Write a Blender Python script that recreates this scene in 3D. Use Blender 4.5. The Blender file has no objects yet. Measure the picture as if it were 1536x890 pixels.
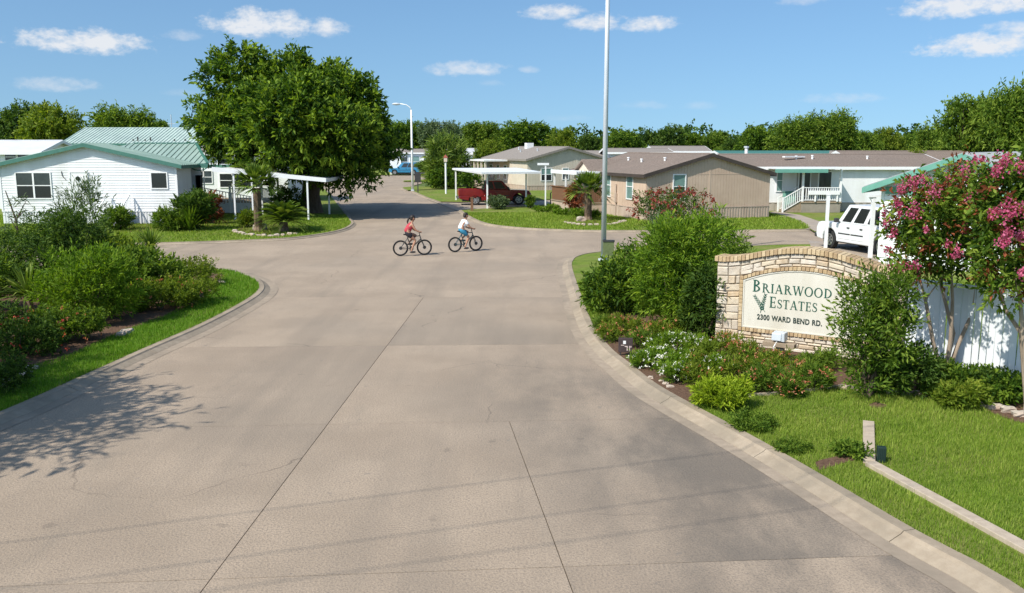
import bpy, math, random
import numpy as np
from mathutils import Vector, Matrix
R = math.radians
C = bpy.context.scene.collection
SC = bpy.context.scene
random.seed(7)
# ------------------------------------------------------------------ camera, sky, sun, exposure
F, CH, PITCH = 1350.0, 4.6, math.atan(225 / 1350.0)
cam = bpy.data.cameras.new('camera'); cam.lens = F / 1536 * 36; cam.sensor_width = 36
cam.clip_start = 0.1; cam.clip_end = 6000
camo = bpy.data.objects.new('camera', cam); C.objects.link(camo)
camo.location = (0, 0, CH); camo.rotation_euler = (R(90) - PITCH, 0, 0)
SC.camera = camo
SUN_EL, SUN_PHI = R(47), R(42)          # elevation; angle of the sun towards the camera from due left
sun_dir = Vector((-math.cos(SUN_EL) * math.cos(SUN_PHI), -math.cos(SUN_EL) * math.sin(SUN_PHI), math.sin(SUN_EL)))
sl = bpy.data.lights.new('sun', 'SUN'); sl.energy = 4.2; sl.angle = R(0.55); sl.color = (1, 0.945, 0.85)
so = bpy.data.objects.new('sun', sl); C.objects.link(so)
so.rotation_euler = (-sun_dir).to_track_quat('-Z', 'Y').to_euler(); so.location = (-30, -20, 40)
SC.view_settings.view_transform = 'Standard'; SC.view_settings.look = 'None'
SC.view_settings.exposure = 0.36; SC.view_settings.gamma = 1
SC.cycles.max_bounces = 6; SC.cycles.transparent_max_bounces = 8
try: SC.cycles.use_denoising = True
except Exception: pass

def px_dir(px, py):
    a, b = (px - 768) / F, (445 - py) / F
    return Vector((a, math.cos(PITCH) + b * math.sin(PITCH), -math.sin(PITCH) + b * math.cos(PITCH)))
def G(px, py, z=0.0):
    d = px_dir(px, py); t = (z - CH) / d.z
    return Vector((d.x * t, d.y * t, z))
def AT(px, py, Y):
    d = px_dir(px, py); t = Y / d.y
    return Vector((d.x * t, Y, CH + d.z * t))
def XZ(px, py, Y):
    return AT(px, py, Y)

world = bpy.data.worlds.new('World'); SC.world = world; world.use_nodes = True
wt = world.node_tree; wn, wl = wt.nodes, wt.links
for n in list(wn): wn.remove(n)
def WN(t, **k):
    n = wn.new(t)
    for a, b in k.items(): setattr(n, a, b)
    return n
def wm(op, a, b=None, c=None, clamp=False):
    n = wn.new('ShaderNodeMath'); n.operation = op; n.use_clamp = clamp
    for i, v in enumerate((a, b, c)):
        if v is None: continue
        if isinstance(v, (int, float)): n.inputs[i].default_value = v
        else: wl.new(v, n.inputs[i])
    return n.outputs[0]
sky = WN('ShaderNodeTexSky', sky_type='NISHITA'); sky.sun_disc = False
sky.sun_elevation = SUN_EL; sky.sun_rotation = math.atan2(sun_dir.x, sun_dir.y)
sky.air_density = 1.0; sky.dust_density = 1.8; sky.ozone_density = 3.0; sky.altitude = 100
skc = WN('ShaderNodeTexCoord'); skm = WN('ShaderNodeMapping'); skm.inputs['Scale'].default_value = (1, 1, .9); skm.inputs['Location'].default_value = (0, 0, .10)
wl.new(skc.outputs['Generated'], skm.inputs[0]); skn = WN('ShaderNodeVectorMath', operation='NORMALIZE'); wl.new(skm.outputs[0], skn.inputs[0]); wl.new(skn.outputs[0], sky.inputs[0])
tint = WN('ShaderNodeMix', data_type='RGBA', blend_type='MULTIPLY'); tint.inputs[0].default_value = 1
wl.new(sky.outputs[0], tint.inputs[6]); tint.inputs[7].default_value = (0.84, 1.03, 1.10, 1)
# fair-weather clouds low over the horizon, by azimuth and elevation
geo = WN('ShaderNodeTexCoord'); sep = WN('ShaderNodeSeparateXYZ'); wl.new(geo.outputs['Generated'], sep.inputs[0])
az = wm('ARCTAN2', sep.outputs[0], sep.outputs[1]); el = wm('ARCSINE', sep.outputs[2])
cmb = WN('ShaderNodeCombineXYZ'); wl.new(az, cmb.inputs[0]); wl.new(wm('MULTIPLY', el, 1.7), cmb.inputs[1])
def wnoise(scale, detail, rough):
    n = WN('ShaderNodeTexNoise'); n.inputs['Scale'].default_value = scale; n.inputs['Detail'].default_value = detail
    n.inputs['Roughness'].default_value = rough; wl.new(cmb.outputs[0], n.inputs['Vector']); return n.outputs[0]
nz = wm('SUBTRACT', wnoise(42, 7, .62), .5)
nz2 = wm('SUBTRACT', wnoise(130, 5, .6), .5)
nzs = wm('ADD', wm('MULTIPLY', nz, 3.4), wm('MULTIPLY', nz2, 1.0))
CLOUDS = [(125, 66, 88, 20, 1), (275, 54, 26, 9, .5), (395, 38, 84, 24, 1), (492, 43, 32, 17, .9), (85, 129, 50, 12, .6), (703, 105, 62, 13, .75),
          (655, 107, 22, 10, .7), (735, 126, 20, 6, .35), (793, 105, 18, 6, .5), (832, 20, 50, 15, .9), (892, 36, 44, 16, .9), (972, 39, 46, 13, .9),
          (968, 158, 40, 8, .35), (1050, 160, 30, 7, .3), (1262, 149, 60, 9, .45), (1455, 10, 95, 20, 1), (1485, 70, 85, 19, 1), (1205, 2, 30, 8, .5),
          (850, 178, 36, 6, .25), (270, 140, 26, 6, .25), (1530, 42, 40, 12, .8)]
cloud_list = []
for (x, y, a, b, s) in CLOUDS:
    d = px_dir(x, y).normalized(); cloud_list.append((math.atan2(d.x, d.y), math.asin(d.z), a / F, b / F, s))
rc = random.Random(3)
for k in range(16):                      # the same sort of sky carries on all round
    cloud_list.append(((rc.choice((-1, 1))) * rc.uniform(.75, 3.1), rc.uniform(.04, .4), rc.uniform(.03, .09), rc.uniform(.01, .025), rc.uniform(.5, 1)))
acc = None
for (a0, e0, ra, re_, s) in cloud_list:
    du = wm('DIVIDE', wm('SUBTRACT', az, a0), ra)
    dv0 = wm('SUBTRACT', el, e0)
    dv = wm('MAXIMUM', wm('DIVIDE', dv0, re_), wm('DIVIDE', dv0, -re_ * .72))
    q = wm('SUBTRACT', 1.0, wm('ADD', wm('MULTIPLY', du, du), wm('MULTIPLY', dv, dv)))
    q = wm('ADD', q, nzs)
    q = wm('MULTIPLY', q, .85 * s + .15)
    q = wm('MULTIPLY', wm('SMOOTH_MAX', q, 0.0, .3), s, clamp=True)
    acc = q if acc is None else wm('MAXIMUM', acc, q)
cm = WN('ShaderNodeMix', data_type='RGBA'); wl.new(wm('MULTIPLY', acc, .92), cm.inputs[0])
wl.new(tint.outputs[2], cm.inputs[6]); cm.inputs[7].default_value = (5.7, 5.85, 6.1, 1)
bg = WN('ShaderNodeBackground'); bg.inputs['Strength'].default_value = 0.115; wl.new(cm.outputs[2], bg.inputs[0])
wo = WN('ShaderNodeOutputWorld'); wl.new(bg.outputs[0], wo.inputs[0])

# ------------------------------------------------------------------ materials
def lin(c):
    if isinstance(c, (int, float)): c = (c, c, c)
    return (c[0], c[1], c[2], 1)
MATS = {}
def M(name, c1, c2=None, scale=4.0, rough=.6, metal=0.0, bump=0.0, bscale=None, spec=.5, coord='Object', detail=5, stretch=(1, 1, 1), c3=None, scale3=.6, coat=0.0, bdist=.02):
    """one plain or mottled surface: c1 to c2 by fine noise, c3 by broad noise"""
    m = bpy.data.materials.new(name); m.use_nodes = True; t = m.node_tree; N, L = t.nodes, t.links
    p = N['Principled BSDF']; p.inputs['Roughness'].default_value = rough; p.inputs['Metallic'].default_value = metal
    p.inputs['Specular IOR Level'].default_value = spec; p.inputs['Base Color'].default_value = lin(c1)
    if coat: p.inputs['Coat Weight'].default_value = coat; p.inputs['Coat Roughness'].default_value = .06
    if c2 is None and not bump: return m
    tc = N.new('ShaderNodeTexCoord') if coord != 'World' else N.new('ShaderNodeNewGeometry')
    vec = tc.outputs['Object' if coord == 'Object' else 'Position']
    mp = N.new('ShaderNodeMapping'); mp.inputs['Scale'].default_value = stretch; L.new(vec, mp.inputs[0]); vec = mp.outputs[0]
    def noise(s, d=detail, r=.6):
        n = N.new('ShaderNodeTexNoise'); n.inputs['Scale'].default_value = s; n.inputs['Detail'].default_value = d; n.inputs['Roughness'].default_value = r
        L.new(vec, n.inputs['Vector']); return n.outputs[0]
    def ramp(f, a, b):
        r = N.new('ShaderNodeMapRange'); r.inputs[1].default_value = a; r.inputs[2].default_value = b; L.new(f, r.inputs[0]); return r.outputs[0]
    col = None
    if c2 is not None:
        x = N.new('ShaderNodeMix'); x.data_type = 'RGBA'; x.inputs[6].default_value = lin(c1); x.inputs[7].default_value = lin(c2)
        L.new(ramp(noise(scale), .32, .68), x.inputs[0]); col = x.outputs[2]
        if c3 is not None:
            y = N.new('ShaderNodeMix'); y.data_type = 'RGBA'; y.inputs[7].default_value = lin(c3); L.new(col, y.inputs[6])
            L.new(ramp(noise(scale3, 4), .42, .72), y.inputs[0]); col = y.outputs[2]
        L.new(col, p.inputs['Base Color'])
    if bump:
        b = N.new('ShaderNodeBump'); b.inputs['Strength'].default_value = bump; b.inputs['Distance'].default_value = bdist
        L.new(noise(bscale or scale * 3), b.inputs['Height']); L.new(b.outputs[0], p.inputs['Normal'])
    m['ends'] = 1
    return m
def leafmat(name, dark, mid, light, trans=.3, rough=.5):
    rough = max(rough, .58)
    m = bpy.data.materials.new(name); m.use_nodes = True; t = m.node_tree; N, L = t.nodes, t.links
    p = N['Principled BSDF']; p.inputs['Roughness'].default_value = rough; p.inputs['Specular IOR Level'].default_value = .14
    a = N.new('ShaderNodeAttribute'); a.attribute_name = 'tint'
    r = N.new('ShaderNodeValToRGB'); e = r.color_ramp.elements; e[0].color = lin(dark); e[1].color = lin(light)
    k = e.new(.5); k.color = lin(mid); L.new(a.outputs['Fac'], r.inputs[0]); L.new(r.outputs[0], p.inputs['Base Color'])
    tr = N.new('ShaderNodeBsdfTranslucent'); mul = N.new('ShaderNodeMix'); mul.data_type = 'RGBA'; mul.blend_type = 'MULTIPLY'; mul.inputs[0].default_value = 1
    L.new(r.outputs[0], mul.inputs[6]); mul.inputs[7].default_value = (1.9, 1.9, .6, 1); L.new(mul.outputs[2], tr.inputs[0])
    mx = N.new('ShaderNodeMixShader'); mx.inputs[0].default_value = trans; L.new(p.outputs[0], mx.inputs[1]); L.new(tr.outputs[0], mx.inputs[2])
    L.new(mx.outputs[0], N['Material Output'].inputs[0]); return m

# ------------------------------------------------------------------ mesh helpers
class MB:
    def __init__(s): s.v = []; s.f = []; s.m = []
    def add(s, v, f, mi=0):
        k = len(s.v); s.v += [tuple(x) for x in v]; s.f += [tuple(i + k for i in q) for q in f]; s.m += [mi] * len(f); return s
    def hexa(s, P, mi=0):       # 8 corners: bottom loop 0-3 counter-clockwise, top loop 4-7
        return s.add(P, [(3, 2, 1, 0), (4, 5, 6, 7), (0, 1, 5, 4), (1, 2, 6, 5), (2, 3, 7, 6), (3, 0, 4, 7)], mi)
    def box(s, x0, x1, y0, y1, z0, z1, mi=0):
        return s.hexa([(x0, y0, z0), (x1, y0, z0), (x1, y1, z0), (x0, y1, z0), (x0, y0, z1), (x1, y0, z1), (x1, y1, z1), (x0, y1, z1)], mi)
    def beam(s, a, b, w, h, up=(0, 0, 1), mi=0):
        a, b = Vector(a), Vector(b); d = (b - a).normalized(); u = Vector(up)
        sd = d.cross(u)
        if sd.length < 1e-4: sd = Vector((1, 0, 0))
        sd.normalize(); u = sd.cross(d)
        P = []
        for dz in (-h / 2, h / 2):
            for p, q in ((a, -w / 2), (a, w / 2), (b, w / 2), (b, -w / 2)): P.append(p + sd * q + u * dz)
        return s.hexa(P, mi)
    def tube(s, pts, rad, n=8, mi=0, cap=True):
        pts = [Vector(p) for p in pts]
        if isinstance(rad, (int, float)): rad = [rad] * len(pts)
        V, Fc = [], []; ref = None
        for i, p in enumerate(pts):
            d = (pts[min(i + 1, len(pts) - 1)] - pts[max(i - 1, 0)]).normalized()
            if ref is None: ref = Vector((1, 0, 0)) if abs(d.x) < .8 else Vector((0, 1, 0))
            u = d.cross(ref).normalized(); w = d.cross(u); ref = w.cross(d) if False else ref
            for k in range(n):
                a = 2 * math.pi * k / n; V.append(p + (u * math.cos(a) + w * math.sin(a)) * rad[i])
        for i in range(len(pts) - 1):
            for k in range(n):
                k2 = (k + 1) % n; Fc.append((i * n + k, i * n + k2, (i + 1) * n + k2, (i + 1) * n + k))
        if cap: Fc.append(tuple(range(n - 1, -1, -1))); Fc.append(tuple((len(pts) - 1) * n + k for k in range(n)))
        return s.add(V, Fc, mi)
    def prism(s, poly, z0, z1, axis='z', mi=0):   # poly counter-clockwise (seen from +axis)
        n = len(poly)
        f3 = {'z': lambda p, h: (p[0], p[1], h), 'y': lambda p, h: (p[0], h, p[1]), 'x': lambda p, h: (h, p[0], p[1])}[axis]
        V = [f3(p, z0) for p in poly] + [f3(p, z1) for p in poly]
        Fc = [tuple(range(n - 1, -1, -1)), tuple(range(n, 2 * n))] + [(i, (i + 1) % n, n + (i + 1) % n, n + i) for i in range(n)]
        if axis == 'y': Fc = [tuple(reversed(q)) for q in Fc]
        return s.add(V, Fc, mi)
    def ring(s, c, r0, r1, y0, y1, n=24, mi=0):   # annulus in the xz plane, thick along y
        V = []
        for k in range(n):
            a = 2 * math.pi * k / n; ca, sa = math.cos(a), math.sin(a)
            for r, y in ((r0, y0), (r1, y0), (r1, y1), (r0, y1)): V.append((c[0] + r * ca, c[1] + y, c[2] + r * sa))
        Fc = []
        for k in range(n):
            a, b = k * 4, ((k + 1) % n) * 4
            for j in range(4): Fc.append((a + j, a + (j + 1) % 4, b + (j + 1) % 4, b + j))
        return s.add(V, Fc, mi)
    def ball(s, c, rx, ry=None, rz=None, n=10, k=7, mi=0):
        ry = ry or rx; rz = rz or rx; V = [(c[0], c[1], c[2] - rz)]; Fc = []
        for i in range(1, k):
            t = math.pi * i / k
            for j in range(n):
                a = 2 * math.pi * j / n; V.append((c[0] + rx * math.sin(t) * math.cos(a), c[1] + ry * math.sin(t) * math.sin(a), c[2] - rz * math.cos(t)))
        V.append((c[0], c[1], c[2] + rz)); T = len(V) - 1
        for j in range(n):
            j2 = (j + 1) % n; Fc.append((0, 1 + j2, 1 + j))
            for i in range(k - 2): Fc.append((1 + i * n + j, 1 + i * n + j2, 1 + (i + 1) * n + j2, 1 + (i + 1) * n + j))
            Fc.append((1 + (k - 2) * n + j, 1 + (k - 2) * n + j2, T))
        return s.add(V, Fc, mi)
    def mesh(s, name, mats, smooth=False):
        me = bpy.data.meshes.new(name); me.from_pydata(s.v, [], s.f)
        for m in (mats if isinstance(mats, (list, tuple)) else [mats]): me.materials.append(m)
        if any(s.m): me.polygons.foreach_set('material_index', s.m)
        if smooth: me.polygons.foreach_set('use_smooth', [True] * len(me.polygons))
        me.update(); return me
    def build(s, name, mats, parent=None, smooth=False, bevel=0, recalc=False, loc=None, kind=None):
        me = s.mesh(name, mats, smooth)
        o = link(name, me, parent, loc)
        if bevel:
            b = o.modifiers.new('bevel', 'BEVEL'); b.width = bevel; b.segments = 2; b.limit_method = 'ANGLE'
        if kind: o['kind'] = kind
        return o
def link(name, me, parent=None, loc=None):
    o = bpy.data.objects.new(name, me); C.objects.link(o)
    if parent is not None: o.parent = parent
    if loc is not None: o.location = loc
    return o
def tag(o, label=None, cat=None, group=None, kind=None):
    if label: o['label'] = label
    if cat: o['category'] = cat
    if group: o['group'] = group
    if kind: o['kind'] = kind
    return o
def thing(name, label, cat, loc=(0, 0, 0), rz=0.0, group=None):
    o = link(name, None, None, loc); o.rotation_euler = (0, 0, rz); return tag(o, label, cat, group)
def copy_tree(o, parent=None):
    c = o.copy(); C.objects.link(c)
    if parent is not None: c.parent = parent
    for ch in list(o.children): copy_tree(ch, c)
    return c

# ------------------------------------------------------------------ foliage helpers
def unit(a): return a / np.maximum(np.linalg.norm(a, axis=-1, keepdims=True), 1e-9)
def raw_mesh(name, V, faces, k, mat, tint=None):
    me = bpy.data.meshes.new(name); nf = len(faces)
    me.vertices.add(len(V)); me.vertices.foreach_set('co', np.asarray(V, np.float32).ravel())
    me.loops.add(nf * k); me.loops.foreach_set('vertex_index', np.asarray(faces, np.int32).ravel())
    me.polygons.add(nf); me.polygons.foreach_set('loop_start', np.arange(0, nf * k, k, dtype=np.int32))
    if tint is not None:
        a = me.attributes.new('tint', 'FLOAT', 'POINT'); a.data.foreach_set('value', np.asarray(tint, np.float32))
    me.materials.append(mat); me.update(calc_edges=True); return me
def leaves_mesh(name, P, D, Ln, W, T, mat, rng, fold=.3, droop=.15):
    n = len(P); D = unit(D); S = unit(np.cross(D, rng.normal(size=(n, 3)))); U = np.cross(S, D)
    Ln = np.broadcast_to(np.asarray(Ln, float), (n,))[:, None]; W = np.broadcast_to(np.asarray(W, float), (n,))[:, None]
    mid = P + D * Ln * .5 + U * W * fold
    tip = P + D * Ln; tip[:, 2] -= (Ln * droop)[:, 0]
    V = np.stack([P, mid + S * W * .5, tip, mid - S * W * .5], 1).reshape(-1, 3)
    i = np.arange(n)[:, None] * 4
    Fc = np.concatenate([i + np.array([[0, 2, 1]]), i + np.array([[0, 3, 2]])], 0)
    return raw_mesh(name, V, Fc, 3, mat, np.repeat(np.clip(T, 0, 1), 4))
def lobe_points(lobes, n, rng, depth=.35, zmin=None, cull=.62):
    lobes = np.asarray(lobes, float); area = (lobes[:, 3] * lobes[:, 4] + lobes[:, 4] * lobes[:, 5] + lobes[:, 3] * lobes[:, 5])
    out, nor = [], []; got = 0
    while got < n:
        m = n * 2; k = rng.choice(len(lobes), m, p=area / area.sum()); d = unit(rng.normal(size=(m, 3)))
        r = 1 - depth * rng.random((m, 1)) ** 1.7
        p = lobes[k, :3] + d * lobes[k, 3:] * r; nn = unit(d / lobes[k, 3:])
        keep = np.ones(m, bool)
        for L in lobes: keep &= (((p - L[:3]) / L[3:]) ** 2).sum(1) > cull ** 2 * .999
        if zmin is not None: keep &= p[:, 2] > zmin
        out.append(p[keep]); nor.append(nn[keep]); got += keep.sum()
        if len(out) > 40: break
    return np.concatenate(out)[:n], np.concatenate(nor)[:n]
def sub_lobes(lobes, size, count, rng, zmin=None):
    P, Nn = lobe_points(lobes, count, rng, .12, zmin, .8); k = size * (.65 + .7 * rng.random((len(P), 1)))
    return np.concatenate([P - Nn * k * .95, k, k, k * (.75 + .3 * rng.random((len(P), 1)))], 1)
def crown_mesh(name, lobes, ntuft, per, shoot, leaf, width, mat, seed=1, up=.35, depth=.35, zmin=None, spread=.9, cull=.62, vary=.25, tipbright=.25, droop=.15, subs=None):
    rng = np.random.default_rng(seed)
    if subs: lobes = sub_lobes(lobes, subs[0], subs[1], rng, zmin)
    P, Nn = lobe_points(lobes, ntuft, rng, depth, zmin, cull); nt = len(P)
    if subs: lt = rng.normal(size=len(lobes)) * vary * .5
    A = unit(Nn + np.array([0, 0, up]) + rng.normal(size=(nt, 3)) * .35)
    t = rng.random((nt, per)); sh = shoot * (.6 + .8 * rng.random((nt, 1)))
    base = P[:, None, :] + A[:, None, :] * (t * sh)[..., None] + rng.normal(size=(nt, per, 3)) * (shoot * .13)
    D = A[:, None, :] * (.35 + .6 * t[..., None]) + unit(rng.normal(size=(nt, per, 3))) * spread
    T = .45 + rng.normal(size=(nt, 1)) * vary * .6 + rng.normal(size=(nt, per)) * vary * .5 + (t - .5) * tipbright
    Ln = leaf * (.7 + .6 * rng.random((nt * per)))
    return leaves_mesh(name, base.reshape(-1, 3), D.reshape(-1, 3), Ln, Ln * (width / leaf), T.ravel(), mat, rng, droop=droop)
def blades_mesh(name, items, mat, segs=4, seed=1):
    """strap leaves: (base, direction, length, width, droop, tint)"""
    V, Fc, T = [], [], []
    for (b, d, L, w, dr, tn) in items:
        b = np.array(b, float); d = np.array(d, float); d /= np.linalg.norm(d); s = np.cross(d, (0, 0, 1.0))
        if np.linalg.norm(s) < 1e-3: s = np.array((1.0, 0, 0))
        s /= np.linalg.norm(s); k = len(V)
        for i in range(segs + 1):
            t = i / segs; p = b + d * L * t; p[2] -= dr * L * t * t
            ww = w * (1 - t ** 2.2) * (.75 + .6 * t if t < .5 else 1.05); ww = max(ww, w * .04)
            V += [p - s * ww / 2, p + s * ww / 2]; T += [tn, tn]
        for i in range(segs): Fc.append((k + 2 * i, k + 2 * i + 1, k + 2 * i + 3, k + 2 * i + 2))
    return raw_mesh(name, np.array(V), np.array(Fc), 4, mat, T)
def inside(P, poly):
    x, y = P[:, 0], P[:, 1]; c = np.zeros(len(P), bool); n = len(poly)
    for i in range(n):
        x1, y1 = poly[i][0], poly[i][1]; x2, y2 = poly[(i + 1) % n][0], poly[(i + 1) % n][1]
        if y1 == y2: continue
        c ^= ((y1 > y) != (y2 > y)) & (x < (x2 - x1) * (y - y1) / (y2 - y1) + x1)
    return c
def grass_mesh(name, poly, z, dens, h, w, mat, seed, ymax=None, holes=(), fall=None):
    rng = np.random.default_rng(seed); a = np.array([(p[0], p[1]) for p in poly]); lo, hi = a.min(0), a.max(0)
    if ymax: hi[1] = min(hi[1], ymax)
    n = int((hi - lo).prod() * dens); P = lo + rng.random((n, 2)) * (hi - lo); k = inside(P, poly)
    for q in holes: k &= ~inside(P, q)
    k &= np.abs(P[:, 0]) < P[:, 1] * .60 + 1.0
    if fall: k &= rng.random(n) < np.clip((fall / np.maximum(P[:, 1], 1)) ** 2, 0, 1)
    P = P[k]; n = len(P)
    # clumpy height and tint from a few random waves
    def wave(f, s):
        r = np.random.default_rng(s); o = np.zeros(n)
        for _ in range(5):
            d = r.normal(size=2) * f; o += np.sin(P @ d + r.random() * 6.28)
        return o / 5
    cl = wave(3.0, seed + 5) * .5 + wave(.8, seed + 9) * .5
    scale = np.maximum(1, P[:, 1] / 13.0)
    H = h * (.55 + .7 * rng.random(n)) * (1 + .5 * cl) * np.sqrt(scale); ang = rng.random(n) * 6.283; lean = rng.random(n) * .75
    B = np.stack([P[:, 0], P[:, 1], np.full(n, z - .01)], 1); s = np.stack([np.cos(ang + 1.57), np.sin(ang + 1.57), np.zeros(n)], 1) * (w * scale / 2)[:, None]
    tip = B + np.stack([np.cos(ang) * lean * H, np.sin(ang) * lean * H, H + .01], 1)
    V = np.stack([B - s, B + s, tip], 1).reshape(-1, 3); Fc = np.arange(3 * n).reshape(-1, 3)
    T = np.clip(.5 + .22 * cl + rng.normal(size=n) * .17 + (rng.random(n) < .06) * .35, 0, 1)
    return raw_mesh(name, V, Fc, 3, mat, np.repeat(T, 3))
# ------------------------------------------------------------------ palette
m_grass = M('lawn_turf', (.10, .165, .022), (.19, .25, .042), 3.5, .9, bump=.9, bscale=30, coord='World', detail=9, c3=(.22, .21, .07), scale3=.5, spec=.1, bdist=.04)
m_field = M('field_turf', (.07, .12, .03), (.12, .15, .05), 2, .95, coord='World', c3=(.16, .15, .08), scale3=.05, spec=.1)
m_mulch = M('mulch', (.085, .05, .034), (.17, .105, .07), 18, .95, bump=.8, bscale=45, coord='World', spec=.1)
m_conc_curb = M('kerb_concrete', (.30, .24, .175), (.385, .315, .235), 6, .85, bump=.3, bscale=60, coord='World', c3=(.24, .20, .15), scale3=.9, spec=.2)
m_gutter = M('gutter_concrete', (.30, .24, .18), (.385, .31, .235), 7, .85, bump=.25, bscale=60, coord='World', c3=(.235, .195, .15), scale3=.8, spec=.2)
m_edge = M('edging_concrete', (.38, .31, .235), (.48, .40, .31), 8, .85, bump=.25, bscale=60, coord='World', spec=.2)
m_joint = M('road_joint', (.06, .05, .045), (.10, .085, .075), 20, .95, coord='World')
g_blade = leafmat('grass_blade', (.072, .14, .010), (.175, .265, .028), (.37, .41, .095), .3, .6)
g_blade2 = leafmat('verge_blade', (.05, .125, .006), (.12, .25, .018), (.24, .36, .045), .3, .6)
g_oak = leafmat('oak_leaf', (.016, .046, .006), (.062, .125, .012), (.20, .285, .028), .3, .45)
g_dark = leafmat('dark_leaf', (.020, .050, .010), (.058, .112, .017), (.15, .22, .038), .28, .45)
g_mid = leafmat('mid_leaf', (.03, .07, .008), (.095, .165, .018), (.22, .295, .04), .32, .45)
g_lime = leafmat('lime_leaf', (.05, .105, .010), (.12, .215, .017), (.25, .34, .035), .35, .5)
g_lemon = leafmat('lemon_leaf', (.10, .16, .012), (.25, .34, .02), (.42, .48, .05), .35, .5)
g_yel = leafmat('yellow_leaf', (.055, .10, .010), (.13, .19, .018), (.26, .30, .04), .35, .5)
g_grey = leafmat('grey_leaf', (.045, .08, .035), (.10, .15, .07), (.19, .24, .12), .25, .5)
g_palm = leafmat('palm_leaf', (.04, .085, .014), (.12, .19, .03), (.27, .33, .07), .25, .4)
g_red = leafmat('russet_leaf', (.10, .03, .012), (.20, .06, .025), (.34, .10, .05), .25, .5)
f_pink = leafmat('pink_petal', (.30, .04, .11), (.46, .075, .18), (.60, .19, .31), .3, .6)
f_red = leafmat('red_petal', (.30, .03, .02), (.48, .07, .05), (.6, .18, .13), .3, .6)
f_dull = leafmat('dull_red_petal', (.16, .035, .03), (.27, .06, .05), (.38, .12, .10), .3, .6)
f_coral = leafmat('coral_petal', (.38, .10, .05), (.54, .20, .11), (.66, .34, .22), .3, .6)
f_white = leafmat('white_petal', (.72, .70, .66), (.82, .8, .76), (.86, .85, .82), .2, .6)
m_bark = M('bark', (.085, .062, .045), (.16, .125, .095), 9, .95, bump=.6, bscale=14, stretch=(1, 1, .3), spec=.1)
m_bark_pale = M('pale_bark', (.25, .19, .14), (.40, .32, .25), 7, .8, bump=.3, bscale=14, stretch=(1, 1, .25), spec=.2)
m_palmbark = M('palm_bark', (.13, .09, .06), (.27, .20, .14), 9, .95, bump=.8, bscale=14, spec=.1)
m_white = M('white_siding', (.77, .78, .785), (.84, .85, .855), 2.2, .55, c3=(.69, .69, .67), scale3=.9, stretch=(1, 1, .22))
m_trimw = M('white_trim', (.80, .80, .79), (.86, .86, .85), 3, .5)
m_skirtw = M('white_skirting', (.66, .67, .67), (.78, .79, .79), 2, .6, stretch=(1, 1, .2))
m_green_roof = M('green_metal_roof', (.27, .37, .315), (.34, .44, .385), 1.2, .42, metal=.0, c3=(.23, .33, .285), scale3=.4, spec=.5)
m_pale_roof = M('pale_green_roof', (.40, .51, .45), (.50, .60, .545), 1.2, .45, c3=(.36, .45, .41), scale3=.4, spec=.5)
m_green_trim = M('green_trim', (.05, .155, .12), (.065, .19, .15), 3, .5)
m_teal_trim = M('teal_trim', (.11, .30, .235), (.15, .36, .285), 3, .5)
m_shingle = M('brown_shingle', (.15, .115, .095), (.27, .215, .18), 9, .95, bump=.6, bscale=25, c3=(.19, .155, .13), scale3=.6, spec=.15)
m_shingle2 = M('grey_shingle', (.20, .175, .155), (.31, .275, .245), 12, .95, bump=.5, bscale=25, spec=.15)
m_tan = M('tan_siding', (.55, .41, .305), (.62, .47, .36), 1.5, .75, c3=(.52, .38, .285), scale3=.6, spec=.2)
m_tan_skirt = M('tan_skirting', (.44, .34, .27), (.53, .42, .34), 2, .8, stretch=(1, 1, .3), spec=.2)
m_tan_trim = M('dark_brown_trim', (.05, .037, .03), (.075, .056, .045), 3, .6)
m_beige = M('beige_siding', (.56, .49, .40), (.64, .56, .46), 1.5, .75, spec=.2)
m_cream = M('cream_siding', (.58, .50, .40), (.66, .57, .46), 1.5, .75, spec=.2)
m_glass = M('window_glass', (.035, .045, .05), (.06, .075, .08), 1.5, .06, spec=.9)
m_glass_teal = M('curtained_glass', (.14, .24, .22), (.20, .32, .29), 1.2, .08, spec=.8)
m_glass_dark = M('screened_glass', (.02, .022, .022), rough=.15, spec=.7)
m_galv = M('galvanised_steel', (.50, .54, .58), (.60, .64, .68), 3, .5, metal=.1, stretch=(1, 1, .3))
m_darkmetal = M('dark_metal', (.03, .03, .032), (.05, .05, .05), 8, .5)
m_rubber = M('tyre_rubber', (.018, .018, .018), rough=.8)
m_rim = M('wheel_alloy', (.55, .56, .57), rough=.3, metal=.8)
m_chrome = M('chrome', (.62, .63, .64), rough=.15, metal=1)
m_whitemetal = M('white_metal', (.78, .79, .80), (.84, .85, .85), 2, .4)
m_wood = M('brown_timber', (.15, .07, .035), (.23, .115, .06), 6, .7, bump=.3, bscale=12, stretch=(1, 1, .2))
m_greywood = M('weathered_timber', (.25, .19, .13), (.36, .28, .20), 8, .85, bump=.3, stretch=(.3, 1, 1))
m_stone_l = [M('limestone_%s' % n, a, b, 7, .9, bump=.7, bscale=16, c3=c, scale3=2.2, spec=.15) for n, a, b, c in (
    ('pale', (.52, .44, .34), (.66, .58, .46), (.58, .46, .32)), ('cream', (.56, .49, .41), (.70, .63, .54), (.60, .52, .42)),
    ('ochre', (.46, .36, .25), (.60, .50, .38), (.50, .36, .22)), ('grey', (.46, .40, .33), (.60, .53, .44), (.50, .41, .30)))]
m_mortar = M('mortar', (.36, .31, .25), (.46, .40, .33), 20, .95)
m_brick_l = [M('buff_brick_%s' % n, a, b, 12, .9, bump=.5, bscale=30, spec=.15) for n, a, b in (
    ('tan', (.43, .31, .175), (.53, .40, .24)), ('straw', (.50, .38, .23), (.61, .48, .31)), ('brown', (.36, .25, .145), (.46, .335, .20)))]
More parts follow.
